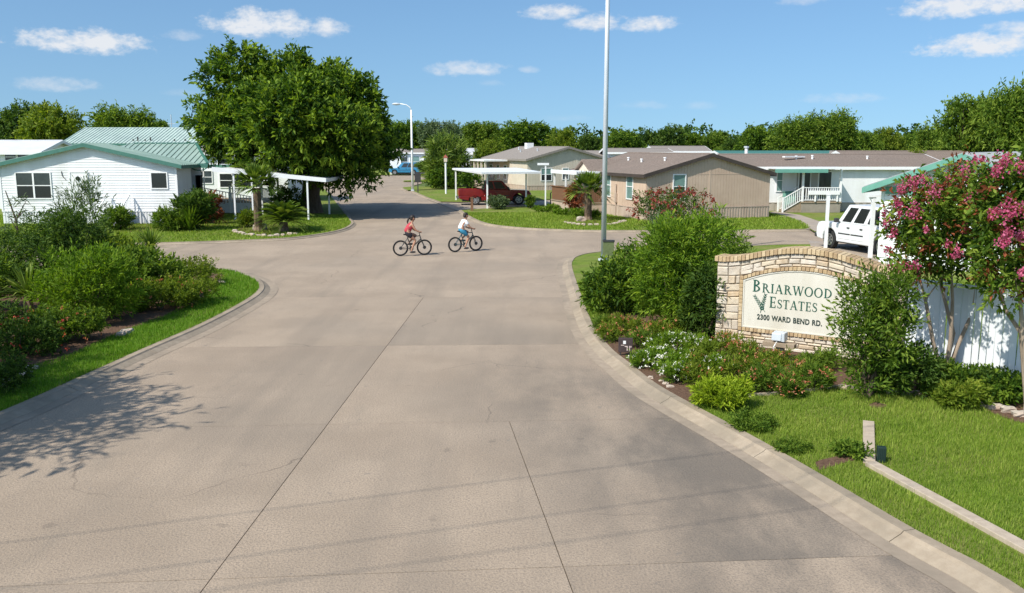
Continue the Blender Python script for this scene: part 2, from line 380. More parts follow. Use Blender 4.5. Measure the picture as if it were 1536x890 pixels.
m_panel = M('sign_panel', (.62, .59, .51), (.69, .66, .58), 2, .5, c3=(.57, .53, .44), scale3=1.1, stretch=(1, 1, .4))
m_letter = M('green_lettering', (.012, .085, .055), rough=.45)
m_letter_d = M('dark_lettering', (.02, .04, .032), rough=.45)
m_rock = M('edging_rock', (.38, .33, .27), (.54, .48, .40), 6, .9, bump=.7, bscale=12, c3=(.42, .28, .20), scale3=1.5)

# concrete paving: warm grey, broomed, blotchy, with grimy gutters along the right kerb
def paving(name, seed, extra=0.0):
    m = bpy.data.materials.new(name); m.use_nodes = True; t = m.node_tree; N, L = t.nodes, t.links; p = N['Principled BSDF']
    p.inputs['Roughness'].default_value = .82; p.inputs['Specular IOR Level'].default_value = .25
    g = N.new('ShaderNodeNewGeometry'); mp = N.new('ShaderNodeMapping'); mp.inputs['Location'].default_value = (seed * 7.3, seed * 3.1, 0); L.new(g.outputs['Position'], mp.inputs[0])
    def nz(s, d=5, r=.6, st=None):
        n = N.new('ShaderNodeTexNoise'); n.inputs['Scale'].default_value = s; n.inputs['Detail'].default_value = d; n.inputs['Roughness'].default_value = r
        v = mp.outputs[0]
        if st:
            q = N.new('ShaderNodeMapping'); q.inputs['Scale'].default_value = st; L.new(v, q.inputs[0]); v = q.outputs[0]
        L.new(v, n.inputs['Vector']); return n.outputs[0]
    def rg(f, a, b, c=0, d=1):
        r = N.new('ShaderNodeMapRange'); r.interpolation_type = 'SMOOTHSTEP'
        for i, q in enumerate((a, b, c, d)): r.inputs[i + 1].default_value = q
        L.new(f, r.inputs[0]); return r.outputs[0]
    def mix(f, a, b):
        x = N.new('ShaderNodeMix'); x.data_type = 'RGBA'
        for i, q in ((6, a), (7, b)):
            if isinstance(q, tuple): x.inputs[i].default_value = lin(q)
            else: L.new(q, x.inputs[i])
        L.new(f, x.inputs[0]) if not isinstance(f, float) else setattr(x.inputs[0], 'default_value', f); return x.outputs[2]
    def mth(op, a, b):
        n = N.new('ShaderNodeMath'); n.operation = op; n.use_clamp = op == 'MULTIPLY'
        for i, q in enumerate((a, b)):
            if isinstance(q, (int, float)): n.inputs[i].default_value = q
            else: L.new(q, n.inputs[i])
        return n.outputs[0]
    k = 1 + extra
    col = mix(rg(nz(.33, 6), .34, .68), (.335 * k, .26 * k, .19 * k), (.43 * k, .335 * k, .246 * k))
    col = mix(mth('MULTIPLY', rg(nz(.11, 3), .45, .7), .55), col, (.29 * k, .24 * k, .187 * k))
    col = mix(mth('MULTIPLY', rg(nz(1.6, 6, .65, (1, .35, 1)), .5, .78), .35), col, (.245 * k, .205 * k, .158 * k))
    fine = nz(34, 3, .7); col = mix(mth('MULTIPLY', rg(fine, .40, .70), .75), col, (.19 * k, .158 * k, .128 * k))
    col = mix(mth('MULTIPLY', rg(nz(75, 2, .6), .56, .7), .5), col, (.52 * k, .43 * k, .335 * k))
    col = mix(mth('MULTIPLY', rg(nz(5.5, 2, .5), .70, .76), .5), col, (.20, .175, .15))
    # darker tyre lanes, a few drips and hairline cracks
    col = mix(mth('MULTIPLY', rg(nz(.9, 4, .55, (1, .07, 1)), .48, .70), .38), col, (.215 * k, .178 * k, .14 * k))
    col = mix(mth('MULTIPLY', rg(nz(2.3, 3, .5), .69, .75), .32), col, (.12, .10, .083))
    vo = N.new('ShaderNodeTexVoronoi'); vo.feature = 'DISTANCE_TO_EDGE'; vo.inputs['Scale'].default_value = .16
    wv = N.new('ShaderNodeTexNoise'); wv.inputs['Scale'].default_value = 1.4; wv.inputs['Detail'].default_value = 6; L.new(mp.outputs[0], wv.inputs['Vector'])
    av = N.new('ShaderNodeMixRGB'); av.blend_type = 'LINEAR_LIGHT'; av.inputs[0].default_value = .25; L.new(mp.outputs[0], av.inputs[1]); L.new(wv.outputs['Color'], av.inputs[2]); L.new(av.outputs[0], vo.inputs['Vector'])
    ck = mth('MULTIPLY', rg(vo.outputs['Distance'], .0026, .0008), rg(nz(.25, 2), .52, .60)); col = mix(mth('MULTIPLY', ck, .38), col, (.06, .05, .042))
    # grime washed along the right-hand kerb
    A, B = G(1000, 628), G(1320, 852); d = (B - A).normalized(); n = Vector((d.y, -d.x, 0)); n = n if n.x > 0 else -n
    vm = N.new('ShaderNodeVectorMath'); vm.operation = 'DOT_PRODUCT'; L.new(g.outputs['Position'], vm.inputs[0]); vm.inputs[1].default_value = n
    dist = mth('SUBTRACT', vm.outputs['Value'], n.dot(A))
    gr = mth('MULTIPLY', rg(dist, -4.2, -.7), rg(nz(.5, 6, .65, (1, .5, 1)), .34, .62)); 
    sp = N.new('ShaderNodeSeparateXYZ'); L.new(g.outputs['Position'], sp.inputs[0])
    gr = mth('MULTIPLY', gr, rg(sp.outputs[1], 24, 14)); gr = mth('MULTIPLY', gr, .72)
    col = mix(gr, col, (.115, .102, .088))
    L.new(col, p.inputs['Base Color'])
    b = N.new('ShaderNodeBump'); b.inputs['Strength'].default_value = .7; b.inputs['Distance'].default_value = .015
    L.new(fine, b.inputs['Height']); L.new(b.outputs[0], p.inputs['Normal']); return m
m_pave = [paving('paving_a', 0), paving('paving_b', 1, .012), paving('paving_c', 2, -.015)]
m_drive = M('driveway_concrete', (.31, .25, .195), (.39, .32, .25), 1.2, .85, bump=.2, bscale=30, coord='World', c3=(.31, .27, .235), scale3=.4)

# ------------------------------------------------------------------ ground, road, kerbs, lawns
def smooth(pts, step=.5):
    pts = [Vector((p[0], p[1], 0)) for p in pts]; out = []
    for i in range(len(pts) - 1):
        p0, p1, p2, p3 = pts[max(i - 1, 0)], pts[i], pts[i + 1], pts[min(i + 2, len(pts) - 1)]
        n = max(1, int((p2 - p1).length / step))
        for k in range(n):
            t = k / n
            out.append(.5 * ((2 * p1) + (p2 - p0) * t + (2 * p0 - 5 * p1 + 4 * p2 - p3) * t * t + (3 * p1 - p0 - 3 * p2 + p3) * t ** 3))
    out.append(pts[-1]); return out
def offset(line, d):
    out = []
    for i, p in enumerate(line):
        t = (line[min(i + 1, len(line) - 1)] - line[max(i - 1, 0)]).normalized(); out.append(p + Vector((t.y, -t.x, 0)) * d)
    return out
def flat(name, poly, z, mat, parent=None, kind=None, thick=None):
    mb = MB()
    if thick: mb.prism([(p[0], p[1]) for p in poly], z - thick, z)
    else: mb.add([(p[0], p[1], z) for p in poly], [tuple(range(len(poly)))])
    o = mb.build(name, mat, parent)
    if kind: o['kind'] = kind
    return o
ground = flat('ground', [(-2500, -60), (2500, -60), (2500, 4000), (-2500, 4000)], -.06, m_field, kind='structure')
road = flat('road', [G(*p) for p in [(-1400, 447.5), (-1100, 400), (-600, 374), (250, 363), (400, 356), (515, 335), (485, 285), (470, 268), (430, 261.5), (640, 261.5), (720, 269), (720, 271.5),
       (642, 272.5), (612, 281), (640, 290), (690, 310), (780, 341), (900, 345.5), (1230, 343), (1300, 350), (1900, 356), (1900, 400), (1230, 385), (1000, 392), (860, 447.5)]], -.004, m_pave[0], kind='structure')
bed = flat('road_bed', [(-30, 3), (30, 3), (20, 27.0), (-20, 27.0)], -.03, m_joint, road)
# slabs cut by the joints one sees
def ln(a, b): A, B = G(*a), G(*b); d = (B - A).normalized(); return A, d
def meet(l1, l2):
    (a, d), (b, e) = l1, l2; den = d.x * e.y - d.y * e.x; t = ((b.x - a.x) * e.y - (b.y - a.y) * e.x) / den; return a + d * t
J1, J2 = ln((300, 890), (640, 440)), ln((765, 635), (860, 890))
T3 = (Vector((0, 4, 0)), Vector((1, 0, 0)))
T2, T1, T0, TF = ln((0, 880), (1000, 845)), ln((34, 645), (1000, 628)), ln((300, 521), (900, 516)), ln((300, 446), (900, 446))
EL, ER = (Vector((-26, 0, 0)), Vector((0, 1, 0))), (Vector((22, 0, 0)), Vector((0, 1, 0)))
def slab(l, r, b, t, m, gap=.006):
    P = [meet(l, b), meet(r, b), meet(r, t), meet(l, t)]; c = sum(P, Vector()) / 4; Q = []
    for i in range(4):          # inset each side by the joint's half width
        a, p, q = P[i - 1], P[i], P[(i + 1) % 4]; u, v = (a - p).normalized(), (q - p).normalized(); s = abs(u.cross(v).z)
        Q.append(p + (u + v) * gap / max(s, .2))
    mb = MB(); mb.prism([(p.x, p.y) for p in Q], -.12, 0); mb.build('slab', m, road)
for (b, t, cols) in ((T3, T2, (EL, J1, J2, ER)), (T2, T1, (EL, J1, J2, ER)), (T1, T0, (EL, J1, ER)), (T0, TF, (EL, J1, ER))):
    for i in range(len(cols) - 1): slab(cols[i], cols[i + 1], b, t, random.choice(m_pave))

def kerb(line, side, w=.42, h=.11, sect=3.2, gutter=0, seed=0):
    """kerb sections between a lawn edge LINE and the road, on its SIDE; a gutter strip beside it"""
    root = link('kerb', None); root['kind'] = 'structure'
    L = [0]; 
    for i in range(1, len(line)): L.append(L[-1] + (line[i] - line[i - 1]).length)
    prof = [(0, -.1), (0, h), (.16, h), (w * .55, h * .72), (w, .012), (w, -.1)]
    i0 = 0; k = 0
    offs = [offset(line, side * u) for u, _ in prof]; og = offset(line, side * (w + gutter))
    while i0 < len(line) - 1:
        i1 = i0 + 1
        while i1 < len(line) - 1 and L[i1] - L[i0] < sect: i1 += 1
        V, Fc = [], []; n = len(prof)
        for i in range(i0, i1 + 1):
            for j in range(n):
                p = offs[j][i].copy()
                if i == i0: p += (offs[j][i0 + 1] - p).normalized() * .007
                if i == i1: p += (offs[j][i1 - 1] - p).normalized() * .007
                V.append((p.x, p.y, prof[j][1]))
        for i in range(i1 - i0):
            for j in range(n - 1): Fc.append((i * n + j, (i + 1) * n + j, (i + 1) * n + j + 1, i * n + j + 1))
        Fc.append(tuple(range(n))); e = (i1 - i0) * n; Fc.append(tuple(e + j for j in range(n - 1, -1, -1)))
        if side < 0: Fc = [tuple(reversed(f)) for f in Fc]
        MB().add(V, Fc).build('kerb_section', m_conc_curb, root)
        if gutter:
            V = []; Fc = []
            for i in range(i0, i1 + 1): V += [(offs[-2][i].x, offs[-2][i].y, .009), (og[i].x, og[i].y, .005)]
            for i in range(i1 - i0): Fc.append((2 * i, 2 * i + 2, 2 * i + 3, 2 * i + 1))
            if side < 0: Fc = [tuple(reversed(f)) for f in Fc]
            MB().add(V, Fc).build('gutter', m_gutter, root)
        i0 = i1; k += 1
    return root
LZ = .10
def W_(pts): return [G(*p) for p in pts]
# the left island
li = smooth(W_([(-420, 770), (-200, 700), (0, 626), (128, 569), (213, 530), (299, 492), (363, 458), (386, 441), (387, 429), (367, 417), (320, 408), (150, 407), (-100, 412), (-500, 424)]), .4)
kerb(li, 1, .34, .10, 3.0, .25)
left_lawn = flat('left_lawn', list(reversed(li)) , LZ, m_grass, kind='structure')
# the right island with the sign
ri = smooth(W_([(1760, 1060), (1513, 886), (1371, 808), (1211, 712), (1120, 660), (1037, 615), (984, 584), (945, 553), (914, 527), (888, 490), (869, 440), (858, 405), (860, 394), (868, 388), (890, 383), (940, 379), (1090, 374), (1225, 370), (1500, 376), (1700, 380)]), .4)
kerb(ri, -1, .36, .12, 3.0, .22)
right_lawn = flat('right_lawn', list(ri) + [Vector((40, 40, 0)), Vector((40, 4, 0))], LZ, m_grass, kind='structure')
# the lawn of the white house on the left
lh = smooth(W_([(-700, 395), (-300, 380), (0, 372), (250, 366.6), (368, 362.7), (439, 358.7), (502, 349), (525, 339), (522, 330), (502, 303), (484, 282), (476, 272), (440, 268)]), .5)
kerb(lh, 1, .3, .1, 400)
flat('house_lawn', list(lh) + [Vector((-60, 150, 0)), Vector((-120, 150, 0)), Vector((-120, 40, 0))], LZ, m_grass, kind='structure')
# the lawns right of the street
tl = smooth(W_([(692, 317), (706, 327), (734, 338), (785, 344), (841, 346.6), (903, 348), (1062, 348), (1160, 347), (1206, 346.4), (1214, 345), (1213, 342), (1194, 332), (1151, 321)]), .5)
kerb(tl[:-14], 1, .3, .1, 400)
flat('corner_lawn', list(tl) + [G(1100, 300), G(900, 296), G(815, 309), G(760, 313)], LZ, m_grass, kind='structure')
flat('driveway', W_([(640, 299), (689, 318), (760, 318), (860, 317), (870, 300), (800, 297), (690, 303), (660, 302)]), .03, m_drive, kind='structure')
dl = smooth(W_([(661, 304.5), (640, 297), (622, 289), (620, 287.6), (632, 287), (700, 285)]), .5); kerb(dl, -1, .25, .1, 400)
flat('verge_lawn', list(dl) + [G(820, 284), G(860, 300), G(690, 305)], LZ, m_grass, kind='structure')
d2 = smooth(W_([(612, 287), (605, 284), (608, 282), (640, 281), (700, 280)]), .5); kerb(d2, -1, .25, .1, 400)
flat('side_lawn', list(d2) + [G(700, 284.5), G(632, 286)], LZ, m_grass, kind='structure')
flat('far_lawn', W_([(430, 263), (520, 263.5), (612, 263.5), (640, 262), (640, 256), (430, 256)]), LZ, m_grass, kind='structure')
flat('strip_lawn', W_([(604, 273.5), (660, 274), (700, 273), (700, 270), (640, 270), (606, 272)]), LZ, m_grass, kind='structure')
flat('back_lawn', W_([(1190, 332), (1224, 352), (1260, 362), (1520, 362), (1520, 318), (1150, 316), (1151, 321)]), LZ - .008, m_grass, kind='structure')
flat('path', W_([(1148, 321.5), (1163, 319.5), (1200, 325), (1232, 336), (1236, 350), (1222, 350), (1196, 334)]), LZ + .012, m_drive, kind='structure')
flat('parking_pad', W_([(1212, 364), (1218, 378), (1332, 404), (1420, 404), (1420, 384), (1300, 372)]), LZ + .012, m_drive, kind='structure')
# ------------------------------------------------------------------ houses
class House:
    """a manufactured home in its own frame: x along the front gable, y into the depth, z up"""
    def __init__(s, name, label, loc, rz, W, L, ez, pz, skirt, wall, trim, cat='house'):
        s.root = thing(name, label, cat, (loc[0], loc[1], LZ), rz); s.W, s.L, s.ez, s.pz, s.sk, s.wall, s.trim = W, L, ez, pz, skirt, wall, trim
        MB().prism([(0, 0), (W, 0), (W, ez), (W / 2, pz), (0, ez)], 0, L, 'y').build('wall', wall, s.root)
    def P(s, face, u, z, o):
        return {'front': (u, -o, z), 'left': (-o, u, z), 'right': (s.W + o, u, z), 'back': (u, s.L + o, z)}[face]
    def fb(s, mb, face, u0, u1, z0, z1, o0, o1, mi=0):
        a = [s.P(face, u, z, o) for u, z, o in ((u0, z0, o0), (u1, z0, o0), (u1, z0, o1), (u0, z0, o1), (u0, z1, o0), (u1, z1, o0), (u1, z1, o1), (u0, z1, o1))]
        return mb.hexa(a, mi)
    def top(s, face, u):
        return s.ez if face != 'front' else s.ez + (s.pz - s.ez) * (1 - abs(u - s.W / 2) / (s.W / 2))
    def lap(s, face, u0, u1, pitch=.15, mat=None):
        mb = MB(); z = s.sk; hi = s.pz if face == 'front' else s.ez
        while z < hi - .05:
            z1 = min(z + pitch, hi)
            def cl(zz):
                if face != 'front' or zz <= s.ez: return u0, u1
                k = (zz - s.ez) / (s.pz - s.ez) * s.W / 2; return max(u0, k), min(u1, s.W - k)
            (a, b), (c, d) = cl(z), cl(z1)
            if b - a > .05:
                q = [s.P(face, a, z, .004), s.P(face, b, z, .004), s.P(face, b, z, .03), s.P(face, a, z, .03), s.P(face, c, z1, .008), s.P(face, max(d, c + .01), z1, .008)]
                mb.add(q, [(3, 2, 5, 4), (0, 1, 2, 3), (0, 3, 4), (1, 5, 2)])
            z = z1
        o = mb.build('siding', mat or s.wall, s.root, kind='stuff'); return o
    def groove(s, face, u0, u1, pitch=.2, mat=None, z0=None):
        mb = MB(); u = u0; z0 = s.sk if z0 is None else z0
        while u < u1 - .02:
            v = min(u + pitch, u1); a, b = u + .008, v - .008
            q = [s.P(face, p, z, o) for p, z, o in ((a, z0, .002), (b, z0, .002), (b, z0, .02), (a, z0, .02), (a, s.top(face, a), .002), (b, s.top(face, b), .002), (b, s.top(face, b), .02), (a, s.top(face, a), .02))]
            mb.hexa(q); u = v
        return mb.build('siding', mat or s.wall, s.root, kind='stuff')
    def skirting(s, faces, mat, pitch=.17):
        for fc in faces:
            u1 = s.W if fc == 'front' else s.L; mb = MB(); s.fb(mb, fc, -.01, u1 + .01, 0, s.sk - .01, .003, .035)
            u = .05
            while u < u1 - .05:
                s.fb(mb, fc, u, u + pitch * .5, .0, s.sk - .03, .035, .055); u += pitch
            s.fb(mb, fc, -.02, u1 + .02, s.sk - .045, s.sk, .055, .07)
            mb.build('skirting', mat, s.root, kind='stuff')
    def window(s, face, u, z, w, h, glass=None, frame=None, sash=True, label=None, fw=.07, double=False):
        frame = frame or s.trim; mb = MB()
        s.fb(mb, face, u, u + fw, z, z + h, .01, .07); s.fb(mb, face, u + w - fw, u + w, z, z + h, .01, .07)
        s.fb(mb, face, u + fw, u + w - fw, z, z + fw, .01, .07); s.fb(mb, face, u + fw, u + w - fw, z + h - fw, z + h, .01, .07)
        o = mb.build('window', frame, s.root)
        cols = [(u + fw, u + w - fw)] if not double else [(u + fw, u + w / 2 - .05), (u + w / 2 + .05, u + w - fw)]
        if double:
            b = MB(); s.fb(b, face, u + w / 2 - .05, u + w / 2 + .05, z + fw, z + h - fw, .012, .066); b.build('mullion', frame, o)
        gl = glass or (m_glass, m_glass)
        for a, b_ in cols:
            if sash:
                q = MB(); s.fb(q, face, a, b_, z + h / 2 - .025, z + h / 2 + .025, .012, .06); q.build('sash_bar', frame, o)
            for (za, zb, g) in ((z + fw, z + h / 2, gl[1]), (z + h / 2, z + h - fw, gl[0])):
                q = MB(); s.fb(q, face, a, b_, za, zb, .005, .034); q.build('pane', g, o)
        return o
    def door(s, face, u, z, w, h, mat, knob=True, frame=None):
        mb = MB(); frame = frame or s.trim
        s.fb(mb, face, u - .08, u, z, z + h + .08, .01, .07); s.fb(mb, face, u + w, u + w + .08, z, z + h + .08, .01, .07); s.fb(mb, face, u, u + w, z + h, z + h + .08, .01, .07)
        f = mb.build('door_frame', frame, s.root); mb = MB(); s.fb(mb, face, u + .005, u + w - .005, z, z + h - .005, .005, .045)
        d = mb.build('door', mat, s.root)
        for (a, b, c, e) in ((.14, .46, .15, .45), (.54, .86, .15, .45), (.14, .46, .52, .9), (.54, .86, .52, .9)):
            q = MB(); s.fb(q, face, u + w * a, u + w * b, z + h * c, z + h * e, .045, .055); q.build('door_panel', mat, d)
        q = MB(); p = s.P(face, u + w * .9, z + h * .47, .075); q.ball(p, .035); q.build('knob', m_chrome, d); return d
    def roof(s, mat, fascia, ov=.35, ove=.3, th=.10, metal=False, ridge=True, ylo=None, yhi=None, dy=0.0):
        W, L = s.W, s.L; sl = (s.pz - s.ez) / (W / 2); y0 = -ov if ylo is None else ylo; y1 = L + ov if yhi is None else yhi; g = .04
        for sgn in (-1, 1):
            xe = -ove if sgn < 0 else W + ove; ze = s.ez - sl * ove + g; xm = W / 2; zm = s.pz + g
            P = [(xe, ze), (xm, zm), (xm, zm + th), (xe, ze + th)]
            if sgn > 0: P = P[::-1]
            r = MB().prism(P, y0, y1, 'y').build('roof_slope', mat, s.root)
            if metal:
                mb = MB(); y = y0 + .15
                while y < y1 - .1:
                    mb.beam((xe, y, ze + th + .025), (xm, y, zm + th + .025), .07, .06); y += .36
                mb.build('ribs', mat, r, kind='stuff')
            for y in (y0, y1):   # rake boards
                mb = MB()
                ya, yb = (y - .03, y - .002) if y == y0 else (y + .002, y + .03)
                V = [(xe, ya, ze - .1), (xm, ya, zm - .1), (xm, ya, zm + th + .02), (xe, ya, ze + th + .02), (xe, yb, ze - .1), (xm, yb, zm - .1), (xm, yb, zm + th + .02), (xe, yb, ze + th + .02)]
                mb.add(V, [(0, 1, 2, 3), (7, 6, 5, 4), (0, 4, 5, 1), (3, 2, 6, 7), (0, 3, 7, 4), (1, 5, 6, 2)]); mb.build('rake_board', fascia, s.root)
            mb = MB(); x0, x1 = sorted((xe + sgn * .002, xe + sgn * .03)); mb.box(x0, x1, y0, y1, ze - .1, ze + th + .005); mb.build('eave_board', fascia, s.root)
        if ridge: MB().prism([(W / 2 - .15, s.pz + g + th - .15 * sl + .015), (W / 2 + .15, s.pz + g + th - .15 * sl + .015), (W / 2, s.pz + g + th + .035)], y0, y1, 'y').build('ridge_cap', mat, s.root)
    def vent(s, x, y, mat=None, h=.3, r=.07):
        sl = (s.pz - s.ez) / (s.W / 2); z = s.ez + sl * (s.W / 2 - abs(x - s.W / 2)) + .1
        MB().tube([(x, y, z - .05), (x, y, z + h), (x, y, z + h + .02), (x, y, z + h + .08)], [r, r, r * 1.5, r * 1.4], 8).build('roof_vent', mat or m_galv, s.root)
    def corner_posts(s, mat, faces=('l', 'r')):
        for x in ((-.05, .06), (s.W - .06, s.W + .05)):
            MB().box(x[0], x[1], -.05, .06, s.sk, s.ez - .02).build('corner_board', mat, s.root)
def local(root, w):
    """a world point in a thing's own frame"""
    return root_matrix(root).inverted() @ Vector(w)
def root_matrix(r): return Matrix.Translation(r.location) @ Matrix.Rotation(r.rotation_euler.z, 4, 'Z')
def railing(parent, a, b, z0, h, mat, n=None, pitch=.14, posts=True, bw=.04):
    a, b = Vector((a[0], a[1], z0)), Vector((b[0], b[1], b[2] if len(b) > 2 else z0)); L = (b - a).length; up = Vector((0, 0, h))
    MB().beam(a + up, b + up, .09, .05).build('handrail', mat, parent); MB().beam(a + Vector((0, 0, .1)), b + Vector((0, 0, .1)), .05, .05).build('bottom_rail', mat, parent)
    n = n or int(L / pitch); me = None
    q = MB().box(-bw / 2, bw / 2, -bw / 2, bw / 2, .126, h - .026).mesh('baluster', mat)
    for i in range(1, n): link('baluster', q, parent, a + (b - a) * (i / n))

# 1. the white house with the green metal roof, left
Y1 = 53.0
A = G(5, 338.5); wl_ = Vector((AT(5, 320, A.y).x, A.y, 0)); wr = Vector((AT(268, 320, A.y).x, A.y, 0)); W1 = wr.x - wl_.x
EZ = AT(268, 249, A.y).z - LZ; PZ = AT(133, 219, A.y).z - LZ
h1 = House('white_house', 'white clapboard house with green metal roof and twin side window on the left corner lot', wl_, 0, W1, 2.4, EZ, PZ, .75, m_white, m_trimw)
sc1 = 1350 / A.y
def u1(px): return AT(px, 300, A.y).x - wl_.x
def z1(py): return AT(200, py, A.y).z - LZ
h1.lap('front', 0, W1); h1.skirting(['front', 'right'], m_skirtw); h1.lap('right', 0, 2.4); h1.corner_posts(m_trimw)
h1.roof(m_green_roof, m_green_trim, .34, .45, metal=True)
h1.window('front', u1(26), z1(299), u1(80) - u1(26), z1(258) - z1(299), glass=(m_glass, m_glass_dark), double=True)
h1.window('front', u1(228), z1(284), u1(254) - u1(228), z1(258) - z1(284), glass=(m_glass_dark, m_glass_dark), sash=False)
dr = h1.door('front', u1(109), z1(312), u1(133) - u1(109), z1(259) - z1(312), m_trimw)
wreath = h1.P('front', u1(120), z1(268), .07)
MB().ball(wreath, .14, .06, .13).build('door_wreath', M('wreath', (.015, .016, .013), rough=.9), dr)
bb = MB(); bb.tube([h1.P('front', u1(96), z1(257), .05), h1.P('front', u1(97), z1(264), .05), h1.P('front', u1(102), z1(270), .05)], .02, 5); bb.build('cable', m_darkmetal, h1.root)
# the cross wing behind, its ridge along x, with a hipped end over the porch
cy = 6.4; hw = 3.3; ce = EZ + .02; cr = PZ + .06
cx0 = u1(133); cxe = AT(311, 240, A.y + 2.7).x - wl_.x; cxr = AT(294, 216, A.y + cy).x - wl_.x; ov = .4
cw = MB(); cw.prism([(.4, cy - hw), (cxe - .55, cy - hw), (cxr - .1, cy + .2), (cxr - 1.0, cy + hw), (.4, cy + hw)], 0, ce); cw.build('side_wing', m_white, h1.root)
def slope(P, name='roof_slope'):
    P = [Vector(p) for p in P]; n = (P[1] - P[0]).cross(P[2] - P[0]).normalized(); n = n if n.z > 0 else -n; k = len(P); V = P + [p + n * .1 for p in P]
    mb = MB(); mb.add(V, [tuple(range(k)), tuple(range(2 * k - 1, k - 1, -1))] + [(i, k + i, k + (i + 1) % k, (i + 1) % k) for i in range(k)]); return mb.build(name, m_green_roof, h1.root), n
zf = ce - .05
r, n_ = slope([(.2, cy - hw - ov, zf), (cxe, cy - hw - ov, zf), (cxr, cy, cr), (cx0 + .2, cy, cr)]); mb = MB(); x = 5.0
while x < cxe - .1:
    t = 1 if x < cxr else (cxe - x) / (cxe - cxr); mb.beam((x, cy - hw - ov, zf + .12), (x, cy - hw - ov + (hw + ov) * t, zf + (cr - zf) * t + .12), .07, .06); x += .36
mb.build('ribs', m_green_roof, r, kind='stuff')
slope([(.2, cy + hw + ov, zf), (cxr - .8, cy + hw + ov, zf), (cxr, cy, cr), (cx0 + .2, cy, cr)]); slope([(cxe, cy - hw - ov, zf), (cxr - .8, cy + hw + ov, zf), (cxr, cy, cr)])
MB().beam((cxe, cy - hw - ov, zf + .13), (cxr, cy, cr + .13), .16, .07).build('hip_cap', m_green_trim, h1.root); MB().beam((cx0 + .3, cy, cr + .12), (cxr, cy, cr + .12), .25, .08).build('ridge_cap', m_green_trim, h1.root)
MB().box(W1 - .3, cxe + .02, cy - hw - ov - .05, cy - hw - ov - .003, zf - .1, zf + .12).build('eave_board', m_green_trim, h1.root)
mb = MB()
for k in range(9):
    a0 = math.pi * k / 9; a1 = math.pi * (k + 1) / 9
    mb.beam((cxe - .5 - .5 * math.cos(a0), cy - hw - ov - .09, zf - .05 - .25 * math.sin(a0)), (cxe - .5 - .5 * math.cos(a1), cy - hw - ov - .09, zf - .05 - .25 * math.sin(a1)), .1, .06)
mb.build('porch_valance', m_green_trim, h1.root)
MB().box(W1 + .05, cxe - .5, cy - hw - .06, cy - hw - .003, .75, 2.75).build('porch_back', m_glass_dark, h1.root)
for x in np.linspace(W1 + .12, cxe - .6, 6): MB().box(x - .05, x + .05, cy - hw - .14, cy - hw - .063, .75, 2.75).build('porch_screen_post', m_trimw if x > W1 + .8 else m_darkmetal, h1.root)
# steps up to the side door of the white house
st = thing('stair', 'white side steps with slanting handrails below the door of the white clapboard house', 'stairs', (G(143, 345).x, A.y - .08, LZ))
sx0 = 0
for k in range(4): MB().box(-.3 + 0, .9, -.35 - .3 * k, -.05 - .3 * k, 0, .95 - .2 * (k + .0)).build('step', m_skirtw, st)
for xx, ys in ((-.35, 1), (.95, 1)):
    MB().beam((xx, -.1, 1.75), (xx, -1.45, .95), .06, .07).build('handrail', m_trimw, st)
    for k in range(8): y = -.12 - k * .185; MB().box(xx - .02, xx + .02, y - .02, y + .02, 0, 1.72 - (k * .185) * .6).build('baluster', m_trimw, st)
    MB().box(xx - .05, xx + .05, -1.53, -1.43, 0, 1.0).build('newel_post', m_trimw, st)
# deck with white balusters, and the sloping carport beside it
yd = G(345, 322).y
dk = thing('deck', 'white timber deck with baluster railing between the white house and the small palm', 'deck', (AT(300, 322, yd).x, yd, LZ))
dw = AT(392, 322, yd).x - dk.location.x
MB().box(0, dw, .12, 5.0, .62, .78).build('deck_floor', m_greywood, dk); 
for k in range(int(dw / .5)): MB().box(k * .5 + .01, min(k * .5 + .49, dw), .05, .10, .02, .70).build('panel', m_skirtw, dk)
railing(dk, (0, .1, 0), (dw, .1, 0), .78, .98, m_trimw, pitch=.2); railing(dk, (dw, .1, 0), (dw, 5, 0), .78, .98, m_trimw, pitch=.25)
for x in (0.0, dw * .5, dw): MB().box(x - .06, x + .06, .03, .15, 0, 1.85).build('deck_post', m_trimw, dk)
yc = 55.5
cp = thing('carport', 'white sloping carport awning on slim posts in front of the large tree', 'carport', (AT(463, 333, yc).x, yc, LZ))
def cl(px, py, Y=None): p = AT(px, py, Y or yc); return p - cp.location
a, b = cl(318, 257), cl(489, 273)
q = MB()
th = .26
q.hexa([a + Vector((0, 0, -.02)), b + Vector((0, 0, -.02)), b + Vector((0, .06, -.02)), a + Vector((0, .06, -.02)), a + Vector((0, 0, th)), b + Vector((0, 0, th - .03)), b + Vector((0, .06, th - .03)), a + Vector((0, .06, th))]); q.build('front_fascia', m_whitemetal, cp)
nrib = 16; D = 5.6
for k in range(nrib):
    t0, t1 = k / nrib, (k + 1) / nrib; p0, p1 = a.lerp(b, t0), a.lerp(b, t1 - .004)
    MB().hexa([p0 + Vector((0, .07, .1)), p1 + Vector((0, .07, .1)), p1 + Vector((0, D, .1)), p0 + Vector((0, D, .1)), p0 + Vector((0, .07, .16)), p1 + Vector((0, .07, .16)), p1 + Vector((0, D, .16)), p0 + Vector((0, D, .16))]).build('roof_pan', m_whitemetal, cp)
q = MB(); q.hexa([b + Vector((.0, .06, -.02)), b + Vector((.04, .06, -.02)), b + Vector((.04, D, -.02)), b + Vector((0, D, -.02)), b + Vector((0, .06, .2)), b + Vector((.04, .06, .2)), b + Vector((.04, D, .2)), b + Vector((0, D, .2))]); q.build('side_fascia', m_whitemetal, cp)
